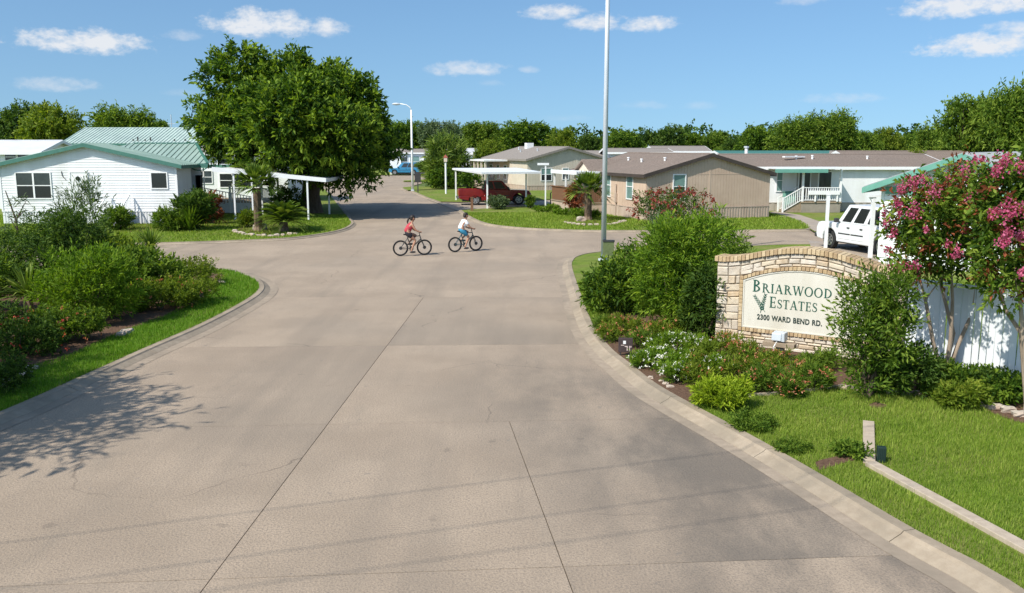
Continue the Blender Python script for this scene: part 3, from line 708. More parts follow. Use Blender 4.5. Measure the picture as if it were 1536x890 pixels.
for px in (351, 378, 461):
    x = cl(px, 300).x; t = (x - a.x) / (b.x - a.x); zt = a.z + (b.z - a.z) * t
    MB().box(x - .05, x + .05, .1, .2, -.03 if px > 400 else 0, zt + .1).build('post', m_whitemetal, cp)
    x2 = x + .25; MB().box(x2 - .05, x2 + .05, D - .3, D - .2, 0, zt + .08).build('post', m_whitemetal, cp)

# 2. the long green metal roof behind it, with the shingled house beside
Yb = 88.0
def mkrow(name, label, x0, x1, Y, ridge_y, eave_y, depth, wallm, roofm, fas, metal=False, wins=(), skirt=.6, cat='house'):
    """a house seen from its long side: ridge parallel to the picture"""
    X0, X1 = AT(x0, 240, Y).x, AT(x1, 240, Y).x; W = depth; L = X1 - X0
    ez = AT(768, eave_y, Y).z - LZ; pz = AT(768, ridge_y, Y + depth / 2).z - LZ
    h = House(name, label, (X0, Y + depth, 0), R(-90), W, L, ez, pz, skirt, wallm, m_trimw, cat)   # local x -> -Y, local y -> +X
    h.roof(roofm, fas, .4, .35, metal=metal)
    for (px, py, w, hh, g) in wins:
        u = AT(px, 250, Y).x - X0; h.window('right', u, AT(768, py, Y).z - LZ, w, hh, glass=(g, g))
    return h
hb = mkrow('green_roofed_house', 'long low building with pale green ribbed roof rising behind the white clapboard house', 100, 345, Yb, 194, 216, 10, m_cream, m_pale_roof, m_green_trim, True)
for px in (200, 207, 218, 226, 262, 278):
    p = AT(px, 214, Yb + .5); q = local(hb.root, p); MB().tube([(q.x, q.y, q.z - .3), (q.x, q.y, q.z + random.uniform(.3, .8))], .07, 6).build('vent_pipe', m_darkmetal, hb.root)
hc = mkrow('shingled_house', 'low white house with grey shingled roof half hidden under the big tree', 299, 430, 74, 215, 231, 8, m_white, m_shingle2, m_trimw, wins=[(326, 248, 1.3, 1.0, m_glass_dark), (352, 248, 1.3, 1.0, m_glass_dark), (300, 276, 1.0, 1.1, m_glass), (328, 282, 4.2, 1.2, m_glass_dark), (392, 280, 1.2, 1.2, m_glass_dark)])
q = AT(353, 214, 72) ; 
ap = thing('awning', 'pale green patio awning above the deck railing by the white house', 'awning', (AT(380, 300, 64).x, 64, LZ))
z_a = AT(380, 250, 64).z - LZ
MB().box(-3.6, 1.5, -.2, 3, z_a, z_a + .12).build('awning_roof', m_whitemetal, ap); MB().box(-3.62, 1.52, -.24, -.205, z_a - .1, z_a + .14).build('awning_fascia', m_teal_trim, ap)
for x in (-3.4, -1.4, 1.3): MB().box(x - .04, x + .04, -.1, -.02, 0, z_a).build('post', m_whitemetal, ap)
sp_ = thing('riser_pole', 'thin white curved service pole in front of the shingled house under the tree', 'pole', (AT(352, 300, 66).x, 66, LZ))
MB().tube([(0, 0, 0), (0, 0, 4.2), (-.15, 0, 4.6), (-.3, 0, 4.9), (-.25, 0, 5.3)], .05, 6).build('pole_shaft', m_whitemetal, sp_)
hd = mkrow('white_trailer', 'white flat metal roofed trailer at the left edge of the photo', -60, 58, 66, 213.5, 229, 6, m_white, M('pale_metal_roof', (.62, .63, .64), (.72, .73, .74), 1, .4), m_whitemetal, wins=[(8, 243, 1.0, .7, m_glass_dark), (26, 243, 1.0, .6, m_glass_dark)])
ma = thing('antenna_mast', 'thin antenna mast standing behind the green roof left of the big tree', 'antenna', (AT(258, 200, 110).x, 110, 0))
MB().tube([(0, 0, 0), (0, 0, AT(258, 172, 110).z)], [.09, .05], 6).build('mast', m_galv, ma); MB().box(-.5, .5, -.03, .03, AT(258, 186, 110).z, AT(258, 186, 110).z + .06).build('cross_arm', m_galv, ma)

# 3. the tan house on the corner
RT = R(19)
c3 = G(968, 334); h3 = House('tan_house', 'tan grooved siding house with brown shingled roof behind the light pole', (c3.x, c3.y), RT, 1, 1, 1, 1, .75, m_tan, m_trimw)
for o in list(h3.root.children): bpy.data.objects.remove(o)
e3 = Vector((math.cos(RT), math.sin(RT), 0)); k_ = (1152 - 768) / F
hh = c3 + Vector((0, 0, 0)); W3 = (k_ * c3.y * 1.0 - c3.x) / (e3.x - k_ * e3.y)
W3 = W3 * 1.0; EZ3 = AT(968, 263.5, c3.y).z - LZ; mid = c3 + e3 * W3 / 2; PZ3 = AT(1068, 234, mid.y).z - LZ
h3.W, h3.ez, h3.pz = W3, EZ3, PZ3
def uz(h, px, py, face='front'):
    """where the sight line through a pixel meets a house face: (u, z)"""
    Mi = root_matrix(h.root).inverted(); o = Mi @ Vector((0, 0, CH)); d = Mi.to_3x3() @ px_dir(px, py)
    if face == 'front': t = -o.y / d.y; p = o + d * t; return p.x, p.z
    t = (-o.x if face == 'left' else h.W - o.x) / d.x; p = o + d * t; return p.y, p.z
U0, U1 = uz(h3, 905, 300, 'left')[0], uz(h3, 866, 300, 'left')[0]; h3.L = U1 + .6
MB().prism([(0, 0), (W3, 0), (W3, EZ3), (W3 / 2, PZ3), (0, EZ3)], 0, h3.L, 'y').build('wall', m_tan, h3.root)
h3.groove('front', 0, W3, .2); h3.groove('left', 0, U0, .4); h3.skirting(['front'], m_tan_skirt, .2); h3.skirting(['left'], m_tan_skirt, 1.2)
h3.roof(m_shingle, m_tan_trim, .24, .3)
q = MB(); h3.fb(q, 'front', .02, W3 - .02, EZ3 + .02, EZ3 + .07, .022, .03); q.build('band_board', m_tan, h3.root)
q = MB(); h3.fb(q, 'front', W3 / 2 - .05, W3 / 2 + .05, .75, PZ3 - .1, .022, .034); q.build('seam_board', m_tan, h3.root)
def pwin(h, face, x0, y0, x1, y1, **k):
    (a, b), (c, d) = uz(h, x0, y1, face), uz(h, x1, y0, face); u0, u1_ = sorted((a, c)); h.window(face, u0, b, u1_ - u0, d - b, **k)
pwin(h3, 'front', 1008, 261, 1029, 299, glass=(m_glass_teal, m_glass), frame=m_trimw)
pwin(h3, 'left', 940, 260.5, 951, 299, glass=(m_glass_teal, m_glass_teal)); pwin(h3, 'left', 910, 260, 917.5, 295, glass=(m_glass_teal, m_glass_teal))
for t_, yv in ((.25, 5), (.28, 7.5), (.3, 2.6), (.2, 10.5), (.35, 12.5)): h3.vent(W3 * t_, yv, m_trimw, .18)
u, z = uz(h3, 925.5, 300, 'left'); q = MB(); h3.fb(q, 'left', u - .1, u + .1, .9, 1.5, .03, .16); q.tube([h3.P('left', u, 0, .1), h3.P('left', u, 2.1, .1)], .04, 6); q.build('electric_meter', m_tan_skirt, h3.root)
# the recessed porch at the far end of the tan house, with its awning and deck
MB().box(-.06, -.024, U0 + .1, U1, .8, 2.85).build('porch_wall', m_cream, h3.root)
for (a_, b_) in ((U0 + .3, U0 + 1.3), (U0 + 2.0, U0 + 2.6), (U0 + 3.2, U0 + 4.6)): h3.window('left', a_, .95, b_ - a_, 1.75, glass=(m_glass_teal if a_ > U0 + 1 else m_glass_dark, m_glass_teal if a_ > U0 + 1 else m_glass_dark), sash=False, fw=.09)
for dlt in (0,):
    mb = MB(); g0, g1, gm = U0 + .9, U0 + 4.1, U0 + 2.5
    for sgn, yy in ((-1, g0), (1, g1)):
        V = [(-.55, yy, EZ3 - .1), (-.55, gm, EZ3 + .75), (-.55, gm, EZ3 + .87), (-.55, yy, EZ3 + .02)]; V2 = [(3.0, v[1], v[2]) for v in V]
        mb.add(V + V2, [(0, 1, 2, 3), (7, 6, 5, 4), (0, 4, 5, 1), (3, 2, 6, 7), (0, 3, 7, 4), (1, 5, 6, 2)])
    mb.build('dormer_roof', m_shingle, h3.root)
    MB().prism([(g0 + .25, EZ3 - .1), (g1 - .25, EZ3 - .1), (gm, EZ3 + .68)], -.35, 2.6, 'x').build('dormer_gable', m_cream, h3.root)
YA, YB = U0 - .1, U1
MB().box(-2.0, .0, YA, YB, 2.72, 2.84).build('porch_awning', m_whitemetal, h3.root); MB().box(-2.06, -2.005, YA - .05, YB + .05, 2.64, 2.9).build('awning_fascia', m_whitemetal, h3.root)
for y in (YA + .2, (YA + YB) / 2, YB - .2): MB().box(-1.9, -1.8, y - .05, y + .05, .8, 2.72).build('porch_post', m_trimw, h3.root)
MB().box(-2.0, -.08, YA, YB, .0, .72).build('porch_base', m_tan_skirt, h3.root); MB().box(-2.05, -.08, YA - .05, YB + .05, .722, .8).build('porch_floor', m_greywood, h3.root)
bd = MB().box(-.012, .012, -.065, .065, 0, .9).mesh('rail_board', m_wood)
for k in range(int((YB - YA) / .146)): link('rail_board', bd, h3.root, (-2.0, YA + .02 + k * .146, .82))
bd2 = MB().box(-.065, .065, -.012, .012, 0, .9).mesh('rail_board', m_wood)
for k in range(12): link('rail_board', bd2, h3.root, (-1.9 + k * .146, YA - .03, .82))
MB().box(-2.08, -1.98, YA - .1, YB + .1, 1.725, 1.78).build('handrail', m_wood, h3.root); MB().box(-1.975, -.1, YA - .08, YA + .02, 1.725, 1.78).build('handrail', m_wood, h3.root)

# 4. the beige house behind the red pickup
c4 = G(791, 287.5); R4 = R(20)
h4 = House('beige_house', 'beige house with grey brown roof and columned porch behind the red pickup', (c4.x, c4.y), R4, 9.0, 14.0, 3.15, 4.35, .5, m_beige, m_trimw)
h4.groove('front', 0, 9.0, .3); h4.groove('left', 0, 6.0, .3); h4.skirting(['front', 'left'], m_tan_skirt, .3); h4.roof(m_shingle2, m_shingle2, .4, .3)
pwin(h4, 'front', 811, 252, 828, 272, glass=(m_glass_teal, m_glass_dark)); pwin(h4, 'front', 843, 252, 853, 270, glass=(m_glass_teal, m_glass))
for t_, yv in ((.3, 4), (.25, 8), (.35, 11)): h4.vent(9 * t_, yv, m_galv, .25)
MB().box(-3.0, -.33, 5.2, 13.5, 2.92, 3.08).build('porch_roof', m_trimw, h4.root); MB().box(-2.9, -.05, 5.3, 13.4, 0, .5).build('porch_floor', m_tan_skirt, h4.root)
for y in np.linspace(5.5, 13.2, 7): MB().box(-2.85, -2.65, y - .1, y + .1, .5, 2.92).build('porch_column', m_beige, h4.root)
for y in (6.2, 8.6, 11.0): h4.window('left', y, .9, 1.1, 1.6, glass=(m_glass, m_glass))
MB().box(3.6, 4.4, 9.5, 10.3, 4.0, 4.9).build('chimney', m_trimw, h4.root)

# 5. the far white house at the end of the street
h5 = mkrow('far_white_house', 'far white house with grey roof behind the blue van', 585, 646, 148, 225, 230, 8, m_white, m_shingle2, m_trimw, wins=[(601, 251, 1.2, 1.7, m_glass), (615, 251, 1.6, 1.8, m_glass_teal)])
h5.door('right', AT(637, 240, 148).x - AT(585, 240, 148).x, .6, 1.0, 2.1, m_glass_teal)
h5b = mkrow('small_far_house', 'far pale house showing between the round bushes left of the red pickup', 672, 716, 140, 224, 231, 8, m_white, M('pale_roof', (.5, .5, .5), (.6, .6, .6), 2, .5), m_trimw, wins=[(678, 250, 1.2, 1.4, m_glass)])

# 6. the white house with the porch, right of the tan house
h6 = mkrow('porch_house', 'long white house with brown roof and railed porch right of the tan house', 1105, 1420, 64, 234, 252, 9, m_white, m_shingle, m_trimw, wins=[(1165, 288, .5, 1.6, m_glass_teal), (1172, 262, .01, .01, m_glass)][:1])
def l6(px, py, Y=64): return local(h6.root, AT(px, py, Y))
def w6(px): return AT(px, 300, 64).x - AT(1105, 300, 64).x
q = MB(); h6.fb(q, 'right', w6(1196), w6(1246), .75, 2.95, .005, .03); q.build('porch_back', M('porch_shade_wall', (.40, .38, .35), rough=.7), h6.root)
h6.window('right', w6(1198), 1.0, w6(1217) - w6(1198), 1.9, glass=(m_glass_dark, m_glass_dark), sash=False); h6.door('right', w6(1229), .78, .85, 1.95, m_glass_dark)
h6.skirting(['right'], M('block_skirting', (.36, .32, .27), (.45, .40, .34), 3, .85), .5)
q = MB(); h6.fb(q, 'right', w6(1150), w6(1247), 2.98, 3.1, .36, 2.3); q.build('porch_awning', m_whitemetal, h6.root)
q = MB(); h6.fb(q, 'right', w6(1149), w6(1225), 2.74, 2.99, 2.31, 2.36); q.build('awning_fascia', m_teal_trim, h6.root)
q = MB(); h6.fb(q, 'right', w6(1193), w6(1250), .0, .66, .08, 1.75); q.build('porch_base', M('concrete_block', (.24, .21, .17), (.32, .28, .23), 2, .9), h6.root)
q = MB(); h6.fb(q, 'right', w6(1192), w6(1251), .662, .76, .08, 1.8); q.build('porch_floor', m_greywood, h6.root)
for px in (1194, 1249): q = MB(); u = w6(px); h6.fb(q, 'right', u - .07, u + .07, .76, 2.98, 1.64, 1.78); q.build('porch_post', m_trimw, h6.root)
mw6 = Matrix
def rl6(u0, o0, z0_, u1_, o1, z1_, n): # railing in face coordinates
    a, b = Vector(h6.P('right', u0, z0_, o0)), Vector(h6.P('right', u1_, z1_, o1)); railing(h6.root, (a.x, a.y), (b.x, b.y, b.z), a.z, .95, m_trimw, n=n, bw=.05)
rl6(w6(1196), 1.72, .76, w6(1248), 1.72, .76, 16)
for o_ in (1.72, .6): rl6(w6(1166), o_ + .0, .0, w6(1193), o_, .76, 9)
for k in range(4): q = MB(); h6.fb(q, 'right', w6(1168) + k * .3, w6(1193) - .005, .19 * k + .004, .19 * (k + 1), .62, 1.68); q.build('step', m_greywood, h6.root)
for px in (1167, 1168): q = MB(); h6.fb(q, 'right', w6(1166) - .05, w6(1166) + .05, 0, 1.05, (1.67 if px == 1167 else .55), (1.77 if px == 1167 else .65)); q.build('newel_post', m_trimw, h6.root)
zr0 = AT(1225, 292.5, 61.9).z - LZ; zr1 = AT(1225, 286.5, 61.9).z - LZ
q = MB(); h6.fb(q, 'right', w6(1201) , w6(1247), zr0, zr1, 1.84, 1.92); q.build('handrail_board', m_trimw, h6.root)  # thick top board of the porch handrail, on short posts
for px in (1212, 1244): q = MB(); u = w6(px); h6.fb(q, 'right', u - .05, u + .05, .76, zr0 - .002, 1.80, 1.88); q.build('board_post', m_trimw, h6.root)
tb = thing('trash_bin', 'dark green bin standing on the porch of the long white house', 'bin', G(1183, 318, LZ))
MB().box(-.4, .4, -.3, .3, 0, 1.35).build('bin_body', m_teal_trim, tb, bevel=.05); MB().box(-.43, .43, -.33, .33, 1.352, 1.43).build('bin_lid', m_green_trim, tb)
for px, h_ in ((1210, .2), (1235, .25), (1320, .2)): h6.vent(6.5, w6(px), m_trimw, h_)
q6 = AT(1192, 238, 66); ql = local(h6.root, q6); MB().beam((ql.x, ql.y - .8, ql.z + .12), (ql.x - .8, ql.y + .9, ql.z + .12), .3, .08).build('roof_hatch', m_trimw, h6.root)
# roofs farther back
def backroof(name, label, x0, x1, Y, ry, ey, roofm, wallm=None, depth=8, gable=None):
    return mkrow(name, label, x0, x1, Y, ry, ey, depth, wallm or m_white, roofm, m_trimw)
backroof('teal_roofed_house', 'far house with dull green roof behind the long white house', 1090, 1262, 92, 228.5, 236, m_green_trim)
gp = G(1287, 270); hg = House('gabled_house', 'far house with small white gable showing over the brown roof', (AT(1262, 240, 88).x, 88, 0), 0, AT(1312, 240, 88).x - AT(1262, 240, 88).x, 8, AT(768, 238.5, 88).z, AT(768, 231, 88).z, .5, m_white, m_trimw)
hg.roof(m_shingle2, m_trimw, .3, .3)
h7 = mkrow('brown_roofed_house', 'house with broad brown roof between the long white house and the green trimmed gable', 1290, 1480, 74, 229, 248, 9, m_white, m_shingle, m_trimw)
for px in (1318, 1345, 1372): q = local(h7.root, AT(px, 240, 76)); MB().box(q.x - .15, q.x + .15, q.y - .15, q.y + .15, q.z - .2, q.z + .3).build('roof_vent', m_trimw, h7.root)
backroof('flat_white_roofed_house', 'far house with pale roof edge behind the tan house ridge', 915, 1005, 100, 224.5, 230, m_shingle2)
backroof('brown_ridged_house', 'far house with brown ridge showing above the tan roof', 985, 1062, 112, 221, 228, m_shingle2)
backroof('middle_far_house', 'far low house whose brown roof links the beige and tan houses', 850, 905, 106, 228, 236, m_shingle2, m_beige)
backroof('right_far_house', 'far low house with brown roof right of the teal roof', 1140, 1230, 104, 230, 236, m_shingle2, m_beige)
fl = thing('flue_pipe', 'white flue pipe standing above the right slope of the tan roof', 'pipe', (AT(1119, 240, 72).x, 72, 0))
MB().tube([(0, 0, 0), (0, 0, AT(1119, 222, 72).z)], .13, 8).build('pipe_shaft', m_trimw, fl); MB().tube([(0, 0, AT(1119, 222, 72).z + .005), (0, 0, AT(1119, 219.5, 72).z)], .2, 8).build('pipe_cap', m_galv, fl)

# 7. the near white house with green trim, right
Y8 = 34.5; x8 = AT(1322, 330, Y8).x; ez8 = AT(1322, 278, Y8).z - LZ; R8 = R(-38); kk = (1440 - 768) / F; hw8 = (kk * Y8 - x8) / (math.cos(R8) - kk * math.sin(R8)); W8 = 2 * hw8; pz8 = AT(1440, 237, Y8 + hw8 * math.sin(R8)).z - LZ
h8 = House('green_trimmed_house', 'near white clapboard house with green gable trim behind the pink flowering tree', (x8, Y8, 0), R8, W8, 12, ez8, pz8, .3, m_white, m_trimw)
h8.lap('front', 0, W8, .17); h8.lap('left', 0, 12, .17); h8.corner_posts(m_trimw); h8.roof(M('grey_metal_roof', (.30, .31, .32), (.38, .39, .40), 1, .45), m_teal_trim, .5, .62, metal=True)
q = MB(); h8.fb(q, 'front', .1, W8 - .1, ez8 - .32, ez8 - .06, .03, .07); q.build('band_board', m_teal_trim, h8.root)
h8.window('front', .62, .95, 1.25, 1.35, glass=(m_glass_teal, m_glass)); h8.window('front', 3.2, .95, 1.25, 1.35, glass=(m_glass_teal, m_glass))
# ------------------------------------------------------------------ the entrance sign
SA, SB = G(1072, 513, LZ), G(1352, 549, LZ); sv = SB - SA; SL = sv.length; srz = math.atan2(sv.y, sv.x)
sign = thing('entrance_sign', 'curved limestone entrance sign wall reading BRIARWOOD ESTATES with buff brick cap', 'sign', SA, srz)
SMi = root_matrix(sign).inverted()
def su(px, py):            # sight line meets the wall's face
    o = SMi @ Vector((0, 0, CH)); d = SMi.to_3x3() @ px_dir(px, py); t = -o.y / d.y; p = o + d * t; return p.x, p.z
ctr = SL / 2; _, ztop = su(1165, 370); _, zl = su(1078, 384)
def topz(x):
    t = min(1, abs(x - ctr * .98) / (SL * .47)); return zl + (ztop - zl) * (.5 + .5 * math.cos(math.pi * t ** 1.12))
CAPH, TH = .125, .42
pl, pzb = su(1113, 490); pr = pl + (SL - 2 * pl) * .985; pr = max(pr, su(1262, 500)[0]); _, pzs = su(1113, 419); _, pzp = su(1180, 408)
pc = (pl + pr) / 2
BW = .085
def arch(x, o=0.0): t = (x - pc) / ((pr - pl) / 2 + o); return pzs + o + (pzp + .05 - pzs) * max(0, 1 - t * t)
# mortar core
N_ = 40; xs = [SL * i / N_ for i in range(N_ + 1)]
MB().prism([(0, -.1), (SL, -.1)] + [(x, topz(x) - CAPH) for x in reversed(xs)], .035, TH, 'y').build('wall_core', m_mortar, sign)
rs = random.Random(11)
def stone(c4_, out):
    """one dressed stone: four corners in the wall's face, standing OUT from the mortar"""
    cx = sum(p[0] for p in c4_) / 4; cz = sum(p[1] for p in c4_) / 4; g = .006; V = []
    def ins(p, d):
        return (p[0] + (d if p[0] < cx else -d), p[1] + (d if p[1] < cz else -d))
    for y, d in ((.05, g), (.012 - out * .5, g), (-out, g + .018)):
        for p in c4_:
            q = ins(p, d); j = .006 if d > g else .003; V.append((q[0] + rs.uniform(-j, j), y + (rs.uniform(-.006, .006) if y < .05 else 0), q[1] + rs.uniform(-j, j)))
    F_ = []
    for a in (0, 4):
        for i in range(4): F_.append((a + i, a + (i + 1) % 4, a + 4 + (i + 1) % 4, a + 4 + i))
    F_.append((8, 9, 10, 11)); MB().add(V, F_).build('stone', rs.choice(m_stone_l), sign)
def zone(x0, x1, lo, hi, rows, wmin, wmax):
    v = [0]; 
    for _ in range(rows): v.append(v[-1] + rs.uniform(.6, 1.4))
    v = [q / v[-1] for q in v]
    for r in range(rows):
        x = x0 - 0
        while x < x1 - 1e-3:
            w = rs.uniform(wmin, wmax); w = x1 - x if x + w > x1 - wmin * .7 else w; a, b = x, x + w
            f = lambda xx, vv: lo(xx) + (hi(xx) - lo(xx)) * vv
            cuts = [(v[r], v[r + 1])]
            if rs.random() < .22 and (v[r + 1] - v[r]) * (hi(a) - lo(a)) > .12: m_ = v[r] + (v[r + 1] - v[r]) * rs.uniform(.4, .6); cuts = [(v[r], m_), (m_, v[r + 1])]
            for (c, d) in cuts: stone([(a, f(a, c)), (b, f(b, c)), (b, f(b, d)), (a, f(a, d))], rs.uniform(.006, .035))
            x = b
cap = lambda x: topz(x) - CAPH
zone(0, pl - BW, lambda x: 0, cap, 11, .14, .34)
zone(pr + BW, SL, lambda x: 0, cap, 11, .16, .36)
zone(pl - BW, pr + BW, lambda x: 0, lambda x: pzb - BW, 4, .18, .42)
zone(pl - BW, pr + BW, lambda x: arch(x, BW), cap, 3, .18, .36)
def brick(quad, y0, y1):
    mb = MB(); V = [(p[0], y0, p[1]) for p in quad] + [(p[0], y1, p[1]) for p in quad]
    mb.add(V, [(0, 1, 2, 3), (7, 6, 5, 4), (0, 4, 5, 1), (1, 5, 6, 2), (2, 6, 7, 3), (3, 7, 4, 0)]); mb.build('brick', rs.choice(m_brick_l), sign, bevel=.006)
n = 46; w = (SL + .1) / n
for i in range(n):
    a, b = -.05 + i * w + .005, -.05 + (i + 1) * w - .005; j = rs.uniform(-.004, .004)
    brick([(a, topz(a) - CAPH + .004 + j), (b, topz(b) - CAPH + .004 + j), (b, topz(b) + j), (a, topz(a) + j)], -.07 + rs.uniform(-.005, .005), TH + .06)
n = 32; w = (pr - pl + 2 * BW) / n
for i in range(n):
    a, b = pl - BW + i * w + .005, pl - BW + (i + 1) * w - .005
    brick([(a, pzb - BW + .003), (b, pzb - BW + .003), (b, pzb - .004), (a, pzb - .004)], -.05 + rs.uniform(-.004, .004), .06)
    brick([(a, arch(a) + .004), (b, arch(b) + .004), (b, arch(b) + BW - .003), (a, arch(a) + BW - .003)], -.05 + rs.uniform(-.004, .004), .06)
n = 12; w = (pzs - pzb) / n
for i in range(n):
    a, b = pzb + i * w + .004, pzb + (i + 1) * w - .004
    for x0, x1 in ((pl - BW + .003, pl - .004), (pr + .004, pr + BW - .003)): brick([(x0, a), (x1, a), (x1, b), (x0, b)], -.045 + rs.uniform(-.004, .004), .06)
ax = [pl + (pr - pl) * i / 24 for i in range(25)]
panel = MB().prism([(pl, pzb), (pr, pzb)] + [(x, arch(x) - .002) for x in reversed(ax)], -.02, .03, 'y').build('panel', m_panel, sign)
mb = MB(); d = .028; out_ = [(pl + .004, pzb + .004), (pr - .004, pzb + .004)] + [(x, arch(x) - .006) for x in reversed(ax)]; cxp, czp = pc, (pzb + pzp) / 2
inn = [(pl + d, pzb + d), (pr - d, pzb + d)] + [(pc + (x - pc) * (1 - 2 * d / (pr - pl)), arch(x) - d) for x in reversed(ax)]
k = len(out_); V = [(p[0], -.035, p[1]) for p in out_] + [(p[0], -.035, p[1]) for p in inn] + [(p[0], -.018, p[1]) for p in inn] + [(p[0], -.018, p[1]) for p in out_]; Fc = []
for i in range(k):
    j = (i + 1) % k; Fc += [(i, j, k + j, k + i), (k + i, k + j, 2 * k + j, 2 * k + i), (i, 3 * k + i, 3 * k + j, j)]
mb.add(V, Fc).build('panel_border', m_panel, sign)
# carved serif capitals
TK, TN, SF = .165, .07, .05
def rect(x0, z0, x1, z1): return [(x0, z0), (x1, z0), (x1, z1), (x0, z1)]
def stem(x, serif=1):
    q = [rect(x - TK / 2, 0, x + TK / 2, 1)]
    if serif: q += [rect(x - TK / 2 - .09, 0, x - TK / 2, SF), rect(x + TK / 2, 0, x + TK / 2 + .09, SF), rect(x - TK / 2 - .09, 1 - SF, x - TK / 2, 1), rect(x + TK / 2, 1 - SF, x + TK / 2 + .09, 1)]
    return q
def bowl(cx, cz, rx, rz, a0=-90, a1=90, tk=TK, tn=TN, n=14):
    q = []
    for i in range(n):
        t0, t1 = R(a0 + (a1 - a0) * i / n), R(a0 + (a1 - a0) * (i + 1) / n)
        o = lambda t: (cx + rx * math.cos(t), cz + rz * math.sin(t)); n_ = lambda t: (cx + (rx - tk) * math.cos(t), cz + (rz - tn) * math.sin(t))
        q.append([n_(t0), o(t0), o(t1), n_(t1)])
    return q
def diag(x0, z0, x1, z1, w): return [[(x0 - w / 2, z0), (x0 + w / 2, z0), (x1 + w / 2, z1), (x1 - w / 2, z1)]]
def path(pts, ws):
    q = []
    for i in range(len(pts) - 1):
        p, r = Vector(pts[i]), Vector(pts[i + 1])
        def nn(k): a, b = Vector(pts[max(k - 1, 0)]), Vector(pts[min(k + 1, len(pts) - 1)]); t = (b - a).normalized(); return Vector((-t.y, t.x))
        n0, n1 = nn(i) * ws[i] / 2, nn(i + 1) * ws[i + 1] / 2; q.append([tuple(p - n0), tuple(r - n1), tuple(r + n1), tuple(p + n0)])
    return q
s_p = [(.56, .80), (.50, .90), (.36, .965), (.22, .93), (.13, .82), (.14, .69), (.24, .58), (.38, .50), (.52, .41), (.58, .29), (.54, .14), (.42, .05), (.28, .035), (.15, .09), (.08, .20)]
s_w = [.05, .06, .07, .09, .11, .13, .15, .165, .15, .13, .11, .09, .07, .06, .05]
GL = {'B': (stem(.2) + bowl(.22, .755, .42, .245) + bowl(.22, .27, .48, .27), .78),
      'R': (stem(.2) + bowl(.22, .735, .44, .265) + diag(.80, 0, .45, .5, .19) + [rect(.72, 0, .98, SF)], .92),
      'I': (stem(.2), .4),
      'A': (diag(.12, 0, .47, 1, TN) + diag(.80, 0, .46, 1, TK + .02) + [rect(.24, .30, .68, .37), rect(0, 0, .26, SF), rect(.64, 0, .98, SF)], .96),
      'W': (diag(.36, 0, .10, 1, TK) + diag(.36, 0, .62, 1, TN) + diag(.88, 0, .62, 1, TK) + diag(.88, 0, 1.14, 1, TN) + [rect(-.06, 1 - SF, .28, 1), rect(1.02, 1 - SF, 1.26, 1), rect(.5, 1 - SF, .76, 1)], 1.24),
      'O': (bowl(.48, .5, .48, .52, 0, 360, TK, TN, 28), .98),
      'D': (stem(.2) + bowl(.22, .5, .66, .5), .94),
      'E': (stem(.2) + [rect(.2, 0, .66, SF + .015), rect(.2, .47, .56, .53), rect(.2, 1 - SF - .015, .64, 1), rect(.60, 0, .67, .24), rect(.53, .38, .575, .62), rect(.585, .78, .65, 1)], .72),
      'S': (path(s_p, s_w) + [rect(.53, .72, .59, .95), rect(.06, .05, .115, .28)], .68),
      'T': (stem(.38, 0) + [rect(0, 1 - SF - .02, .76, 1), rect(0, .76, .05, 1), rect(.71, .76, .76, 1), rect(.2, 0, .56, SF)], .78)}
def word(txt, x0, z0, x1, capk, small, name):
    xs_, x = [], 0
    for i, c in enumerate(txt):
        k = capk if i == 0 else 1; xs_.append((c, x, k)); x += (GL[c][1] + .10) * k
    s = (x1 - x0) / (x - .10)
    for c, xx, k in xs_:
        mb = MB()
        for i, q in enumerate(GL[c][0]):
            e = .0004 * (i % 5); V = [(x0 + (xx + p[0] * k) * s, -.026 - e, z0 + p[1] * k * small) for p in q]; V += [(v[0], -.012, v[2]) for v in V]
            mb.add(V, [(0, 1, 2, 3), (0, 4, 5, 1), (1, 5, 6, 2), (2, 6, 7, 3), (3, 7, 4, 0)])
        mb.build('letter', m_letter, panel)
b0, bz = su(1129, 437); b1, _ = su(1248, 457); word('BRIARWOOD', b0, bz, b1, 1.32, .205, 'letter')
e0, ez_ = su(1154, 461); e1, _ = su(1226, 473); word('ESTATES', e0, ez_, e1, 1.24, .20, 'letter')
a0, az_ = su(1136, 478.5); a1, _ = su(1233, 495)
fc = bpy.data.curves.new('address', 'FONT'); fc.body = '2300 WARD BEND RD.'; fc.size = .15; fc.extrude = .004; fc.space_character = 1.1; fc.offset = .0045
fo = bpy.data.objects.new('address_line', fc); C.objects.link(fo); dg = bpy.context.evaluated_depsgraph_get(); me = bpy.data.meshes.new_from_object(fo.evaluated_get(dg)); bpy.data.objects.remove(fo)
me.materials.clear(); me.materials.append(m_letter_d); xv = [v.co.x for v in me.vertices]; kx = (a1 - a0) / (max(xv) - min(xv))
for v in me.vertices: v.co = Vector((a0 + (v.co.x - min(xv)) * kx, -.024 - v.co.z, az_ + v.co.y * 1.1))
lo_ = link('address_line', me, panel)
